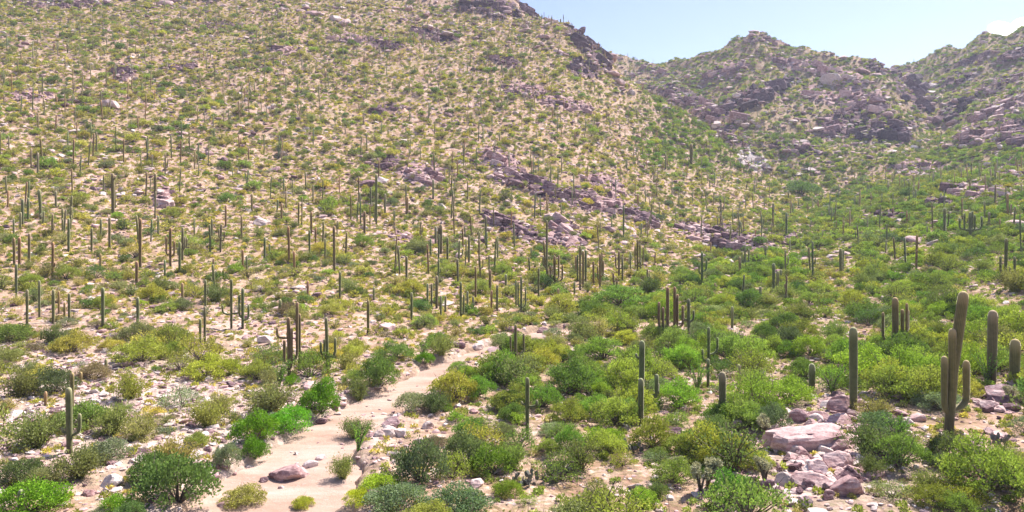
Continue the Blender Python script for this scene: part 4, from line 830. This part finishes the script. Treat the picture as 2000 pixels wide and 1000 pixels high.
for i, (x, y, z, u, v, hgt, px) in enumerate(cand):
    rs = random.Random(i*17+1); tn = rs.choices((0, 1, 2), (.5, .2, .35))[0]; tint = tuple(c*rs.uniform(.85, 1.15) for c in TINTS[tn]); wsc = rs.uniform(.65, 1.0)
    if i in keepi:
        k = rs.choices(range(10), (4, 4, 4, 3, 4, 2, 4, 1.3, 3, 1))[0]; o = link('saguaro', SAGM[k]); o.location = (x, y, z-.05); o.scale = (wsc, wsc, hgt/6); o.rotation_euler = (rs.gauss(0, .035), rs.gauss(0, .035), rs.uniform(0, 6.28)); o['tint'] = tint
        tag(o, None, 'saguaro', 'saguaro cacti on the slopes and valley floor')
        sz = 'short' if hgt < 4 else ('tall' if hgt > 6.4 else 'mid-height'); later(o, sz+(' brownish' if tn == 2 else (' pale' if tn == 1 else ' green')), 'armed saguaro' if k in (3, 5, 7, 8, 9) else 'armless saguaro', x, y, z)
    else: gn_add(('saguaro',), (x, y, z-.05), (rs.gauss(0, .035), rs.gauss(0, .035), rs.uniform(0, 6.28)), (wsc, wsc, hgt/6), tint)

# ------------------------------------------------------------------ rock outcrops: one thing per outcrop, its blocks are parts
OUTNAME = {(755,322): 'dark angular boulder outcrop at the left end of mid slope band'}
for zi, (zu, zv, ru, rv, an, st, to) in enumerate(ZONES):
    if zv > 640: continue
    rs = random.Random(zi*31+2); S_ = (ROCKP, ROCKV, ROCKW)[to]
    x0, y0, z0 = cast(Z1, zu, zv); root = link('rock_outcrop', None); root.location = (x0, y0, z0)
    far_b = zv < 345 and zu > 1240; spm = {1772: 13, 1802: 13, 1720: 10, 1150: 8, 1172: 10, 1128: 7, 1040: 8, 1475: 8}.get(zu, float(np.clip(rv*.34, 4, 6.5 if far_b else 8))); S_ = ROCKD if zu in (1772, 1802, 1720, 1150, 1172, 1128, 1040, 1475, 1870, 955, 1140, 1735) else S_; n = int(np.clip(ru*rv*.95*st/spm**2*(.55 if far_b and st < .95 else 1), 5, 46)); tiltx, tilty = R(rs.uniform(10, 22)), R(rs.uniform(-14, 14)+an*.5)  # cliff zones take the rock with shade painted into its colour
    for k in range(n):
        a = rs.uniform(0, 6.28); q = math.sqrt(rs.random())*.95; du, dv = math.cos(a)*q*ru, math.sin(a)*q*rv; c, s_ = math.cos(R(an)), math.sin(R(an))
        uu, vv = zu+du*c-dv*s_, zv+du*s_+dv*c; x, y, z = cast(Z1, uu, vv)
        if abs(y-y0) > max(30, y0*.25): continue
        sp = rs.uniform(.55, 1.3)*spm*(1.3 if rs.random() < .2 else 1)*y/F*.95
        set_ = S_ if (rs.random() < .75 or S_ is ROCKD) else (ROCKV if to == 0 else ROCKP)
        o = link('rock', set_[rs.randrange(7)], root); o.location = (x-x0, y-y0, z-z0+sp*.1); o.scale = (sp*rs.uniform(.9, 1.45), sp*rs.uniform(.7, 1.1), sp*rs.uniform(.85, 1.45))
        o.rotation_euler = (tiltx+rs.uniform(-.2, .2), tilty+rs.uniform(-.2, .2), rs.uniform(-.5, .5)+rs.choice((0, 3.14)))
    for k in range(int(np.clip(ru/9*st, 2, 9))):
        du, dv = rs.uniform(-.8, .8)*ru, rs.uniform(-.6, .6)*rv; c, s_ = math.cos(R(an)), math.sin(R(an)); x, y, z = cast(Z1, zu+du*c-dv*s_, zv+du*s_+dv*c)
        if abs(y-y0) > max(24, y0*.1) or zv == 318: continue
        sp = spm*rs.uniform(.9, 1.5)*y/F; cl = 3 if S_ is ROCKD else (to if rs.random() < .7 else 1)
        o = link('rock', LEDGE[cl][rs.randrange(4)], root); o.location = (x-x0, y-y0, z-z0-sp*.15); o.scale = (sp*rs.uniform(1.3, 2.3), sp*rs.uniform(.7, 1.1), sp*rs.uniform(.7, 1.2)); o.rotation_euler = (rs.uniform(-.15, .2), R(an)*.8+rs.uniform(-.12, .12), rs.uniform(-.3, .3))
    tag(root, None, 'outcrop', 'bedrock outcrops on the hills'); later(root, ('pink rocky', 'purple rocky', 'pale rocky')[to], 'outcrop', x0, y0, z0)

# ------------------------------------------------------------------ boulders
BO = [ # u, base row, w, h, set, flat, label
 (1590,882,176,52,2,'long flat pink boulder slab on the right foreground slope'),(1645,803,44,38,0,'rounded pink boulder at the foot of the lone saguaro'),(1561,822,30,30,1,'dark-faced boulder left of the rounded pink boulder'),
 (1600,925,60,42,0,'blocky pink boulder directly below the flat slab'),(1640,915,56,40,0,'cracked pink boulder right in the heap below the slab'),(1662,935,52,36,1,'purplish boulder at right of the heap below the slab'),(1625,880,60,30,0,'pink boulder leaning on the slab right end'),(1590,950,66,30,0,'low rounded boulder beneath the heap'),
 (1655,870,60,24,0,'flat pale boulder above the heap right side'),(1612,858,50,20,0,'thin pink boulder behind the slab'),(1533,947,34,30,2,'pale round boulder left of the heap'),(1503,956,34,24,1,'grey boulder by the leaning cholla'),(1518,848,36,22,0,'pink boulder up-left of the slab'),(1585,848,24,22,2,'small pale boulder above the slab'),
 (1440,835,36,20,0,'pink boulder among low plants on boulder slope left'),(1438,888,36,20,0,'flat pink boulder above the rounded green bush'),(1434,908,42,26,0,'stacked pink boulder above the rounded green bush, lower one'),(1575,985,40,26,0,'pink boulder near the bottom edge below the heap'),(1660,965,70,46,0,'big pale pink boulder right below the heap'),(1620,975,30,22,0,'small pink boulder between two lower boulders'),
 (1958,785,60,42,1,'dark red boulder under the short thick saguaro'),(1936,800,32,22,0,'small smooth boulder beside the dark red boulder'),(1795,822,40,20,0,'pale flat boulder left of tallest saguaro foot'),(1760,780,30,20,1,'dark boulder in grass left of tallest saguaro'),(1700,880,36,24,1,'grey boulder right of the slab'),(1690,845,44,22,0,'flat pink boulder behind dark olive bush'),
 (1815,975,32,22,2,'pale boulder near the bottom right'),(1845,990,36,24,0,'pink boulder at the bottom edge near right'),(1805,955,24,14,2,'small white boulder near the bottom right'),(1725,905,50,26,1,'shaded boulder in front of dark olive bush'),(1985,760,24,26,0,'pale boulder at the right edge by the saguaro'),(1910,880,34,26,0,'tan boulder on orange ground at right'),(1960,920,40,20,2,'flat pale stone on orange ground far right'),
 (1680,790,34,18,0,'flat pink boulder right of the lone saguaro foot'),(1620,795,30,14,2,'pale boulder left of rounded pink boulder'),(1600,820,40,20,0,'pink boulder in row below rounded pink boulder'),(1640,828,46,20,0,'broad pink boulder below rounded pink boulder'),(1670,815,30,18,0,'small pink boulder right below the lone saguaro'),(1560,850,24,16,2,'small pale boulder left above the slab'),
 (215,950,36,28,2,'pale egg-shaped boulder on the lower left'),(568,944,76,30,0,'dark pink boulder lying in the sandy wash'),(600,925,36,16,2,'pale flat top rock behind the wash boulder'),(765,832,42,20,1,'dark-capped boulder on the wash right bank'),(752,850,36,22,2,'white boulder left in the wash bank group'),(782,850,34,22,2,'white boulder right in the wash bank group'),(768,893,30,16,2,'pale boulder below the wash bank group'),(832,838,28,18,2,'pale boulder right of the wash bank group'),(698,825,0,0,0,None),
 (655,800,18,26,1,'upright dark stone at far wash edge'),(628,838,22,14,1,'dark stone at wash edge below the vivid bush'),(990,672,28,18,0,'pink boulder left of the two-armed saguaro'),(930,682,30,14,2,'pale boulder near wash head'),(900,680,22,14,1,'dark stone near wash head'),(1060,655,28,14,0,'pink boulder on the gravel flat'),(1395,825,26,12,0,'pink stone left of the boulder slope'),(1165,648,34,16,2,'white boulder on the gravel flat'),(1190,655,26,12,2,'small white boulder on the gravel flat, right'),
 (980,925,28,18,0,'tan boulder in the bushes right of large dusky bush'),(930,950,40,20,0,'flat tan boulder below the large dusky bush'),(1290,830,30,18,0,'pink boulder right of the front thicket saguaro'),(1320,850,30,18,1,'brown boulder right of pink thicket boulder'),(650,960,0,0,0,None)]
for (u, vb, w, h, st, lab) in BO:
    if not w: continue
    x, y, z = cast(Z1, u, vb); z = float(ground(x, y)); s = y/F; rs = random.Random(int(u+vb*3)); S_ = (ROCKP, ROCKV, ROCKW)[st]
    k = rs.randrange(7); m = ledge_mesh(991, M_pink, 17, .1) if 'long flat' in lab else ROUND[st] if ('round' in lab or 'egg' in lab) else S_[k]; o = link('boulder', m); zs = max(abs(vv.co.z) for vv in m.vertices)
    hw = w*s*.5; hz = h*s*(.62 if 'long flat' in lab else .72); o.scale = (hw*1.25, hw*(.27 if 'slab' in lab and 'long' in lab else rs.uniform(.75, 1.0)), hz/zs*.85); o.location = (x, y+hw*.3, z+hz*.22); o.rotation_euler = (rs.uniform(-.12, .12), rs.uniform(-.1, .1), rs.uniform(-.3, .3))
    if 'long flat' in lab: o.scale = (hw*.92, 1.35, .95); o.location = (x, y+1.3, z+.15); o.rotation_euler = (.10, -.10, .06)
    tag(o, lab, 'boulder', 'boulders of the foreground')
for (cu, cv_, ru, rv, n, st0) in ((1612, 905, 75, 52, 46, 0), (1640, 835, 60, 30, 26, 0), (1545, 940, 50, 30, 12, 1), (1850, 975, 70, 30, 22, 0), (1930, 885, 55, 40, 16, 0), (1950, 795, 45, 25, 12, 1), (1435, 895, 25, 30, 10, 0), (1760, 830, 60, 20, 12, 2), (775, 850, 40, 15, 4, 2)):
    for k in range(n):
        rs = random.Random(k*7+cu); a = rs.uniform(0, 6.28); q = math.sqrt(rs.random()); u, v = cu+math.cos(a)*q*ru, cv_+math.sin(a)*q*rv
        x, y, z = cast(Z1, u, v); s = y/F*rs.uniform(8, 19); st = st0 if rs.random() < .6 else rs.randrange(3)
        o = link('boulder', (ROCKP, ROCKV, ROCKW)[st][rs.randrange(7)]); o.location = (x, y, z+s*.2); o.scale = (s*rs.uniform(.9, 1.4), s*rs.uniform(.7, 1.1), s*rs.uniform(.6, 1.0)); o.rotation_euler = (rs.uniform(-.35, .35), rs.uniform(-.35, .35), rs.uniform(0, 6.28))
        tag(o, None, 'boulder', 'boulders of the foreground'); later(o, ('large ' if s > .6 else 'small ')+('pink', 'purple-grey', 'pale')[st], 'boulder', x, y, z)
def bou(n, dmin, dmax, zones_only, lim):
    out = []; x, y, z, u, v = scatter(n, dmin, dmax, -50, 2050); rk, tn = rockmask(u, v); stn = lookup(stony, x, y); cv = cover(u, v); wd = lookup(WD, x, y)
    pr = .15+rk*1.0+stn*.6-cv*.12; keep = (RNG.rand(n) < pr) & (wd < -.2) & visible(x, y, 5)
    return [q[keep] for q in (x, y, z, u, v, tn, stn)]
bx_ = bou(5200, 36, 150, False, 0); sizes = np.exp(RNG.randn(len(bx_[0]))*.45)*.27*(1+.25*sstep(60, 140, bx_[1])); pxs = sizes*2*F/bx_[1]
ok = (bx_[3] > 0) & (bx_[3] < 2000) & (bx_[4] < 1000) & visible(bx_[0], bx_[1], 2); order = [i for i in np.argsort(-pxs) if ok[i]][:64]; oset = set(order)
for i in range(len(sizes)):
    x, y, z, u, v, tn, stn = [float(q[i]) for q in bx_]; rs = random.Random(i+77); s = float(sizes[i])
    st = rs.choices((0, 1, 2), (.45, .18, .4))[0]
    if i in oset:
        o = link('boulder', (ROCKP, ROCKV, ROCKW)[st][rs.randrange(7)]); o.location = (x, y, z+s*.12); o.scale = (s*rs.uniform(.9, 1.4), s*rs.uniform(.8, 1.1), s*rs.uniform(.6, .9)); o.rotation_euler = (rs.uniform(-.3, .3), rs.uniform(-.3, .3), rs.uniform(0, 6.28))
        tag(o, None, 'boulder', 'boulders of the foreground'); later(o, ('large ' if s > .6 else 'small ')+('pink', 'purple-grey', 'pale')[st], 'boulder', x, y, z)
    else: gn_add(('stone',), (x, y, z+s*.08), (rs.uniform(-.4, .4), rs.uniform(-.4, .4), rs.uniform(0, 6.28)), (s*1.2, s, s*.7), (1, 1, 1))
for (dmin, dmax, dens, sc) in ((28, 90, 2.8, .14), (90, 180, .75, .25), (180, 420, .32, .5), (420, 760, .09, 1.3)):
    n = int(area(dmin, dmax)*dens); x, y, z, u, v = scatter(n, dmin, dmax, -200, 2200); stn = lookup(stony, x, y); wd = lookup(WD, x, y); rk, _ = rockmask(u, v)
    keep = (RNG.rand(n) < .34+.75*stn+.5*rk) & ((wd < -.1) | (RNG.rand(n) < .06)) & visible(x, y, 4); x, y, z = [q[keep] for q in (x, y, z)]
    s = sc*np.exp(RNG.randn(len(x))*.5)*(1+.5*lookup(stony, x, y))
    for i in range(len(x)):
        r_ = RNG.rand(5)
        gn_add(('stone',), (x[i], y[i], z[i]+s[i]*.1), (r_[0]*.6-.3, r_[1]*.6-.3, r_[2]*6.28), (s[i]*(.9+r_[3]*.5), s[i], s[i]*(.5+.4*r_[4])), (1, 1, 1))

# ------------------------------------------------------------------ cholla, ocotillo, prickly pear
def cholla(u, vb, hpx, lab):
    x, y, z = cast(Z1, u, vb); s = y/F; H = hpx*s; r = np.random.RandomState(int(u)); root = link('cholla_cactus', None); root.location = (x, y, z-.05)
    V, Fq = [], []; tops = []
    for i in range(5):
        a = r.rand()*6.28; q = r.uniform(.15, .35)*H; p = [(0, 0, 0), (math.cos(a)*q*.4, math.sin(a)*q*.4, H*.45), (math.cos(a)*q, math.sin(a)*q, H*r.uniform(.7, .92))]
        v, f = tube(p, [H*.045, H*.035, H*.022], 6); o = len(V); V += list(v); Fq += [[k+o for k in g] for g in f]; tops.append(p[2]); tops.append(tuple(.5*(np.array(p[1])+np.array(p[2]))+r.randn(3)*H*.05))
    tr = link('trunk', mesh_from('cholla_trunk', V, [Fq], [M_bark], True), root)
    for t_ in tops[:10]:
        n = 150; d = r.randn(n, 3); d /= np.linalg.norm(d, axis=1)[:, None]; P = np.array(t_)+d*(H*.12*r.rand(n)**.4)[:, None]; W = np.cross(d, r.randn(n, 3)); W /= np.linalg.norm(W, axis=1)[:, None]
        l = H*.045; VV = np.stack([P-d*l*.3, P+W*l*.35, P+d*l, P-W*l*.35], 1).reshape(-1, 3)
        link('joint', mesh_from('cholla_joint', VV, [np.arange(4*n).reshape(-1, 4)], [M_cholla], False, attrs={'leafv': np.repeat(r.rand(n), 4)}), root)
    tag(root, lab, 'cholla', 'cholla cacti of the foreground')
cholla(1368, 962, 60, 'pale-topped cholla left of the rounded green bush, left one'); cholla(1381, 952, 64, 'taller pale-topped cholla just left of the rounded green bush')
cholla(1494, 945, 52, 'dark-stemmed cholla right of the rounded green bush'); cholla(1491, 852, 46, 'small yellow-topped cholla above the slab left end'); cholla(1975, 790, 40, 'pale cholla near the dark red boulder at right edge')
cholla(1320, 925, 40, 'small dry cholla in bushes left of fresh green bush')
def ocotillo(u, vb, hpx, lab, n=16):
    x, y, z = cast(Z1, u, vb); s = y/F; H = hpx*s; r = np.random.RandomState(int(u*2+vb)); root = link('ocotillo', None); root.location = (x, y, z-.05)
    for i in range(n):
        a = r.rand()*6.28; q = r.uniform(.2, .55)*H; p = np.array([(0, 0, 0), (math.cos(a)*q*.35, math.sin(a)*q*.35, H*.5), (math.cos(a)*q, math.sin(a)*q, H*r.uniform(.8, 1.0))])
        V, Fq = tube(p, [.035, .028, .012], 4); st = link('stem', mesh_from('ocotillo_stem', V, [Fq], [M_bark], True), root)
        m = 90; t_ = r.rand(m)[:, None]; P = (1-t_)**2*p[0]+2*t_*(1-t_)*p[1]+t_**2*p[2]; d = r.randn(m, 3); d /= np.linalg.norm(d, axis=1)[:, None]; P = P+d*.03; W = np.cross(d, r.randn(m, 3)); W /= np.linalg.norm(W, axis=1)[:, None]
        VV = np.stack([P, P+W*.03+d*.05, P+d*.1, P-W*.03+d*.05], 1).reshape(-1, 3)
        lf = link('leaves', mesh_from('ocotillo_leaves', VV, [np.arange(4*m).reshape(-1, 4)], [M_leaf], False, attrs={'leafv': np.repeat(r.rand(m), 4)}), st); lf['tint'] = (.9, 1.7, .6)
    tag(root, lab, 'ocotillo', 'ocotillos of the foreground')
ocotillo(1928, 750, 66, 'ocotillo around the foot of the thick right saguaro'); ocotillo(1750, 870, 62, 'green-wanded ocotillo behind the green bushy clump'); ocotillo(1625, 770, 60, 'ocotillo left of the lone saguaro by pink boulder')
ocotillo(1362, 762, 50, 'dark green ocotillo left of the short brown-tipped saguaro'); ocotillo(545, 755, 60, 'pale ocotillo left of the dark many-armed saguaro'); ocotillo(700, 880, 56, 'ocotillo above the olive bush on right bank', 12)
ocotillo(825, 700, 0.1+40, 'small ocotillo by the upper wash', 10); ocotillo(1710, 535, 40, 'ocotillo on the green flat left of knoll', 10)
def pear(u, vb, wpx, lab):
    x, y, z = cast(Z1, u, vb); s = y/F; r = random.Random(int(u)); root = link('prickly_pear', None); root.location = (x, y, z-.03)
    bm = bmesh.new(); bmesh.ops.create_icosphere(bm, subdivisions=2, radius=1)
    for v in bm.verts: v.co.y *= .16; v.co.z = v.co.z*1.2+.9; v.co.x *= .8+.12*v.co.z
    me = bpy.data.meshes.new('pad'); bm.to_mesh(me); bm.free(); me.materials.append(M_pear)
    for i in range(26):
        a = r.uniform(0, 6.28); q = math.sqrt(r.random())*wpx*s*.5; k = r.uniform(.13, .2)
        o = link('pad', me, root); o.location = (math.cos(a)*q, math.sin(a)*q*.7, r.choice((0, 0, .28, .5))); o.scale = (k, k, k); o.rotation_euler = (r.uniform(-.5, .5), r.uniform(-.5, .5), r.uniform(0, 6.28))
    tag(root, lab, 'prickly pear', 'prickly pears of the foreground')
t = NT('pear_skin'); c = t.ramp(t.noise(4, 3), [(.3, (.10, .13, .08)), (.6, (.20, .18, .17))]); M_pear = t.done(t.princ(c, .7).outputs[0])
pear(1055, 942, 70, 'purplish prickly pear left in the green thicket near bottom'); pear(1020, 948, 40, 'small dark prickly pear beside the purplish one'); pear(1090, 930, 40, 'prickly pear right of the purplish one')
pear(1230, 880, 50, 'grey prickly pear below the front thicket saguaro'); pear(915, 990, 50, 'prickly pear at the bottom right of the wash'); pear(40, 725, 60, 'prickly pear on the pale stones at left edge'); pear(1330, 700, 50, 'grey prickly pear under the tight saguaro cluster'); pear(1950, 870, 40, 'prickly pear on the orange ground at right')

# ------------------------------------------------------------------ scattered masses (geometry nodes)
def make_gn(name, meshes, items, label, cat):
    P = np.array([i[0] for i in items], np.float32); ro = np.array([i[1] for i in items], np.float32); sc = np.array([i[2] for i in items], np.float32); ti = np.array([i[3] for i in items], np.float32)
    me = bpy.data.meshes.new(name); me.vertices.add(len(P)); me.vertices.foreach_set('co', P.ravel())
    for k, a in (('rot', ro), ('scl', sc), ('tint', ti)):
        at = me.attributes.new(k, 'FLOAT_VECTOR', 'POINT'); at.data.foreach_set('vector', a.ravel())
    at = me.attributes.new('pick', 'INT', 'POINT'); at.data.foreach_set('value', RNG.randint(0, len(meshes), len(P)).astype(np.int32))
    o = link(name, me); col = bpy.data.collections.new(name+'_kinds')
    for m in meshes: col.objects.link(bpy.data.objects.new(name+'_kind', m))
    g = bpy.data.node_groups.new(name, 'GeometryNodeTree'); g.interface.new_socket('Geometry', in_out='INPUT', socket_type='NodeSocketGeometry'); g.interface.new_socket('Geometry', in_out='OUTPUT', socket_type='NodeSocketGeometry')
    N = g.nodes; Lk = g.links; gi = N.new('NodeGroupInput'); go = N.new('NodeGroupOutput'); ip = N.new('GeometryNodeInstanceOnPoints'); ci = N.new('GeometryNodeCollectionInfo')
    ci.inputs['Collection'].default_value = col; ci.inputs['Separate Children'].default_value = True; ci.inputs['Reset Children'].default_value = True
    def na(nm, ty):
        q = N.new('GeometryNodeInputNamedAttribute'); q.data_type = ty; q.inputs[0].default_value = nm; return q.outputs[0]
    Lk.new(gi.outputs[0], ip.inputs['Points']); Lk.new(ci.outputs[0], ip.inputs['Instance']); ip.inputs['Pick Instance'].default_value = True
    Lk.new(na('pick', 'INT'), ip.inputs['Instance Index']); er = N.new('FunctionNodeEulerToRotation'); Lk.new(na('rot', 'FLOAT_VECTOR'), er.inputs[0]); Lk.new(er.outputs[0], ip.inputs['Rotation']); Lk.new(na('scl', 'FLOAT_VECTOR'), ip.inputs['Scale'])
    Lk.new(ip.outputs[0], go.inputs[0]); md = o.modifiers.new('scatter', 'NODES'); md.node_group = g
    tag(o, label, cat, kind='stuff'); return o
for key, items in GNPTS.items():
    if key[0] == 'shrub':
        nm = {'dome': 'low_rounded_scrub', 'airy': 'distant_palo_verde_scrub', 'wand': 'distant_creosote_scrub'}[key[1]]
        make_gn(nm, (MIDM if key[2] == 'M' else FARM)[key[1]], items, {'dome': 'countless low rounded grey-green scrub spread over slopes', 'airy': 'countless small yellow-green palo verde scrub on the hills', 'wand': 'countless small olive creosote scrub on the hills'}[key[1]]+(' farther off' if key[2] == 'F' else ''), 'scrub')
    elif key[0] == 'tuft': make_gn('dry_brush', FARM['tuft'], items, 'countless tufts of dry grass and brush between the shrubs', 'dry brush')
    elif key[0] == 'stone': make_gn('loose_stones', PEBB, items, 'countless loose stones littering the ground', 'stones')
    else: make_gn('distant_saguaros', SAGF, items, 'countless tiny saguaros covering the far slopes', 'saguaros')

# ------------------------------------------------------------------ cloud behind the right hill, outside the haze
def cloud(px, py, Y, w, h, seed):
    r = random.Random(seed); bm = bmesh.new()
    cx, cz = (px-1000)/F*Y, CAMH+(VH-py)/F*Y; s = Y/F
    for i in range(34):
        a = r.uniform(0, 6.28); q = r.random()**.6; m = Matrix.Translation((cx+math.cos(a)*q*w*s*.5, Y+r.uniform(-.5, .5)*w*s*.5, cz+math.sin(a)*q*h*s*.38-(abs(math.cos(a)*q)**2)*h*s*.2))
        rr = r.uniform(.16, .3)*h*s*1.2*(1.1-q*.5); bmesh.ops.create_icosphere(bm, subdivisions=3, radius=rr, matrix=m @ Matrix.Diagonal((1.5, 1.3, .9, 1)))
    for v in bm.verts:
        n = gn2(np.array([v.co.x/60+v.co.y/170]), np.array([v.co.z/50+v.co.y/90]), 7)[0]; v.co += v.normal*n*h*s*.1
    me = bpy.data.meshes.new('cloud'); bm.to_mesh(me); bm.free()
    for p in me.polygons: p.use_smooth = True
    me.materials.append(M_cloud); return link('cloud', me)
t = NT('cloud_white_glow'); d1 = t.n('ShaderNodeBsdfDiffuse'); d1.inputs[0].default_value = (.95, .95, .96, 1); d2 = t.n('ShaderNodeBsdfTranslucent'); d2.inputs[0].default_value = (.95, .95, .96, 1)
m1 = t.n('ShaderNodeMixShader'); m1.inputs[0].default_value = .5; t.t.links.new(d1.outputs[0], m1.inputs[1]); t.t.links.new(d2.outputs[0], m1.inputs[2])
lw = t.n('ShaderNodeLayerWeight'); lw.inputs[0].default_value = .35; tr = t.n('ShaderNodeBsdfTransparent'); m2 = t.n('ShaderNodeMixShader'); t.t.links.new(t.rng(lw.outputs['Facing'], .45, .95), m2.inputs[0]); t.t.links.new(m1.outputs[0], m2.inputs[1]); t.t.links.new(tr.outputs[0], m2.inputs[2])
em = t.n('ShaderNodeEmission'); em.inputs[0].default_value = (.95, .97, 1, 1); em.inputs[1].default_value = 1.1; t.t.links.new(m1.outputs[0], m2.inputs[1]); ad = t.n('ShaderNodeAddShader'); t.t.links.new(m1.outputs[0], ad.inputs[0]); t.t.links.new(em.outputs[0], ad.inputs[1]); t.t.links.new(ad.outputs[0], m2.inputs[1])  # added emission: sunlight scattered inside the cloud is put in as a glow
M_cloud = t.done(m2.outputs[0])
tag(cloud(1990, 62, 2600, 110, 60, 3), 'small white cumulus cloud above the right-hand ridge', 'cloud')

# ------------------------------------------------------------------ haze
if HAZE:
    top = float(Z1.max())+14; bm = bmesh.new(); bmesh.ops.create_cube(bm, size=1)
    for v in bm.verts: v.co = Vector((v.co.x*2400, (v.co.y+.5)*1345-60, (v.co.z+.5)*(top+9)-9))
    me = bpy.data.meshes.new('haze'); bm.to_mesh(me); bm.free(); hz = link('haze', me)
    t = NT('haze_air'); pv = t.n('ShaderNodeVolumePrincipled'); pv.inputs['Color'].default_value = (.74, .80, 1, 1); pv.inputs['Density'].default_value = HAZE; pv.inputs['Anisotropy'].default_value = .2
    t.t.links.new(pv.outputs[0], t.out.inputs['Volume']); me.materials.append(t.m); tag(hz, 'faint bluish haze over the distant hills', 'haze', kind='stuff')
resolve_labels()
print('objects', len(bpy.data.objects), 'gn', {k: len(v) for k, v in GNPTS.items()})
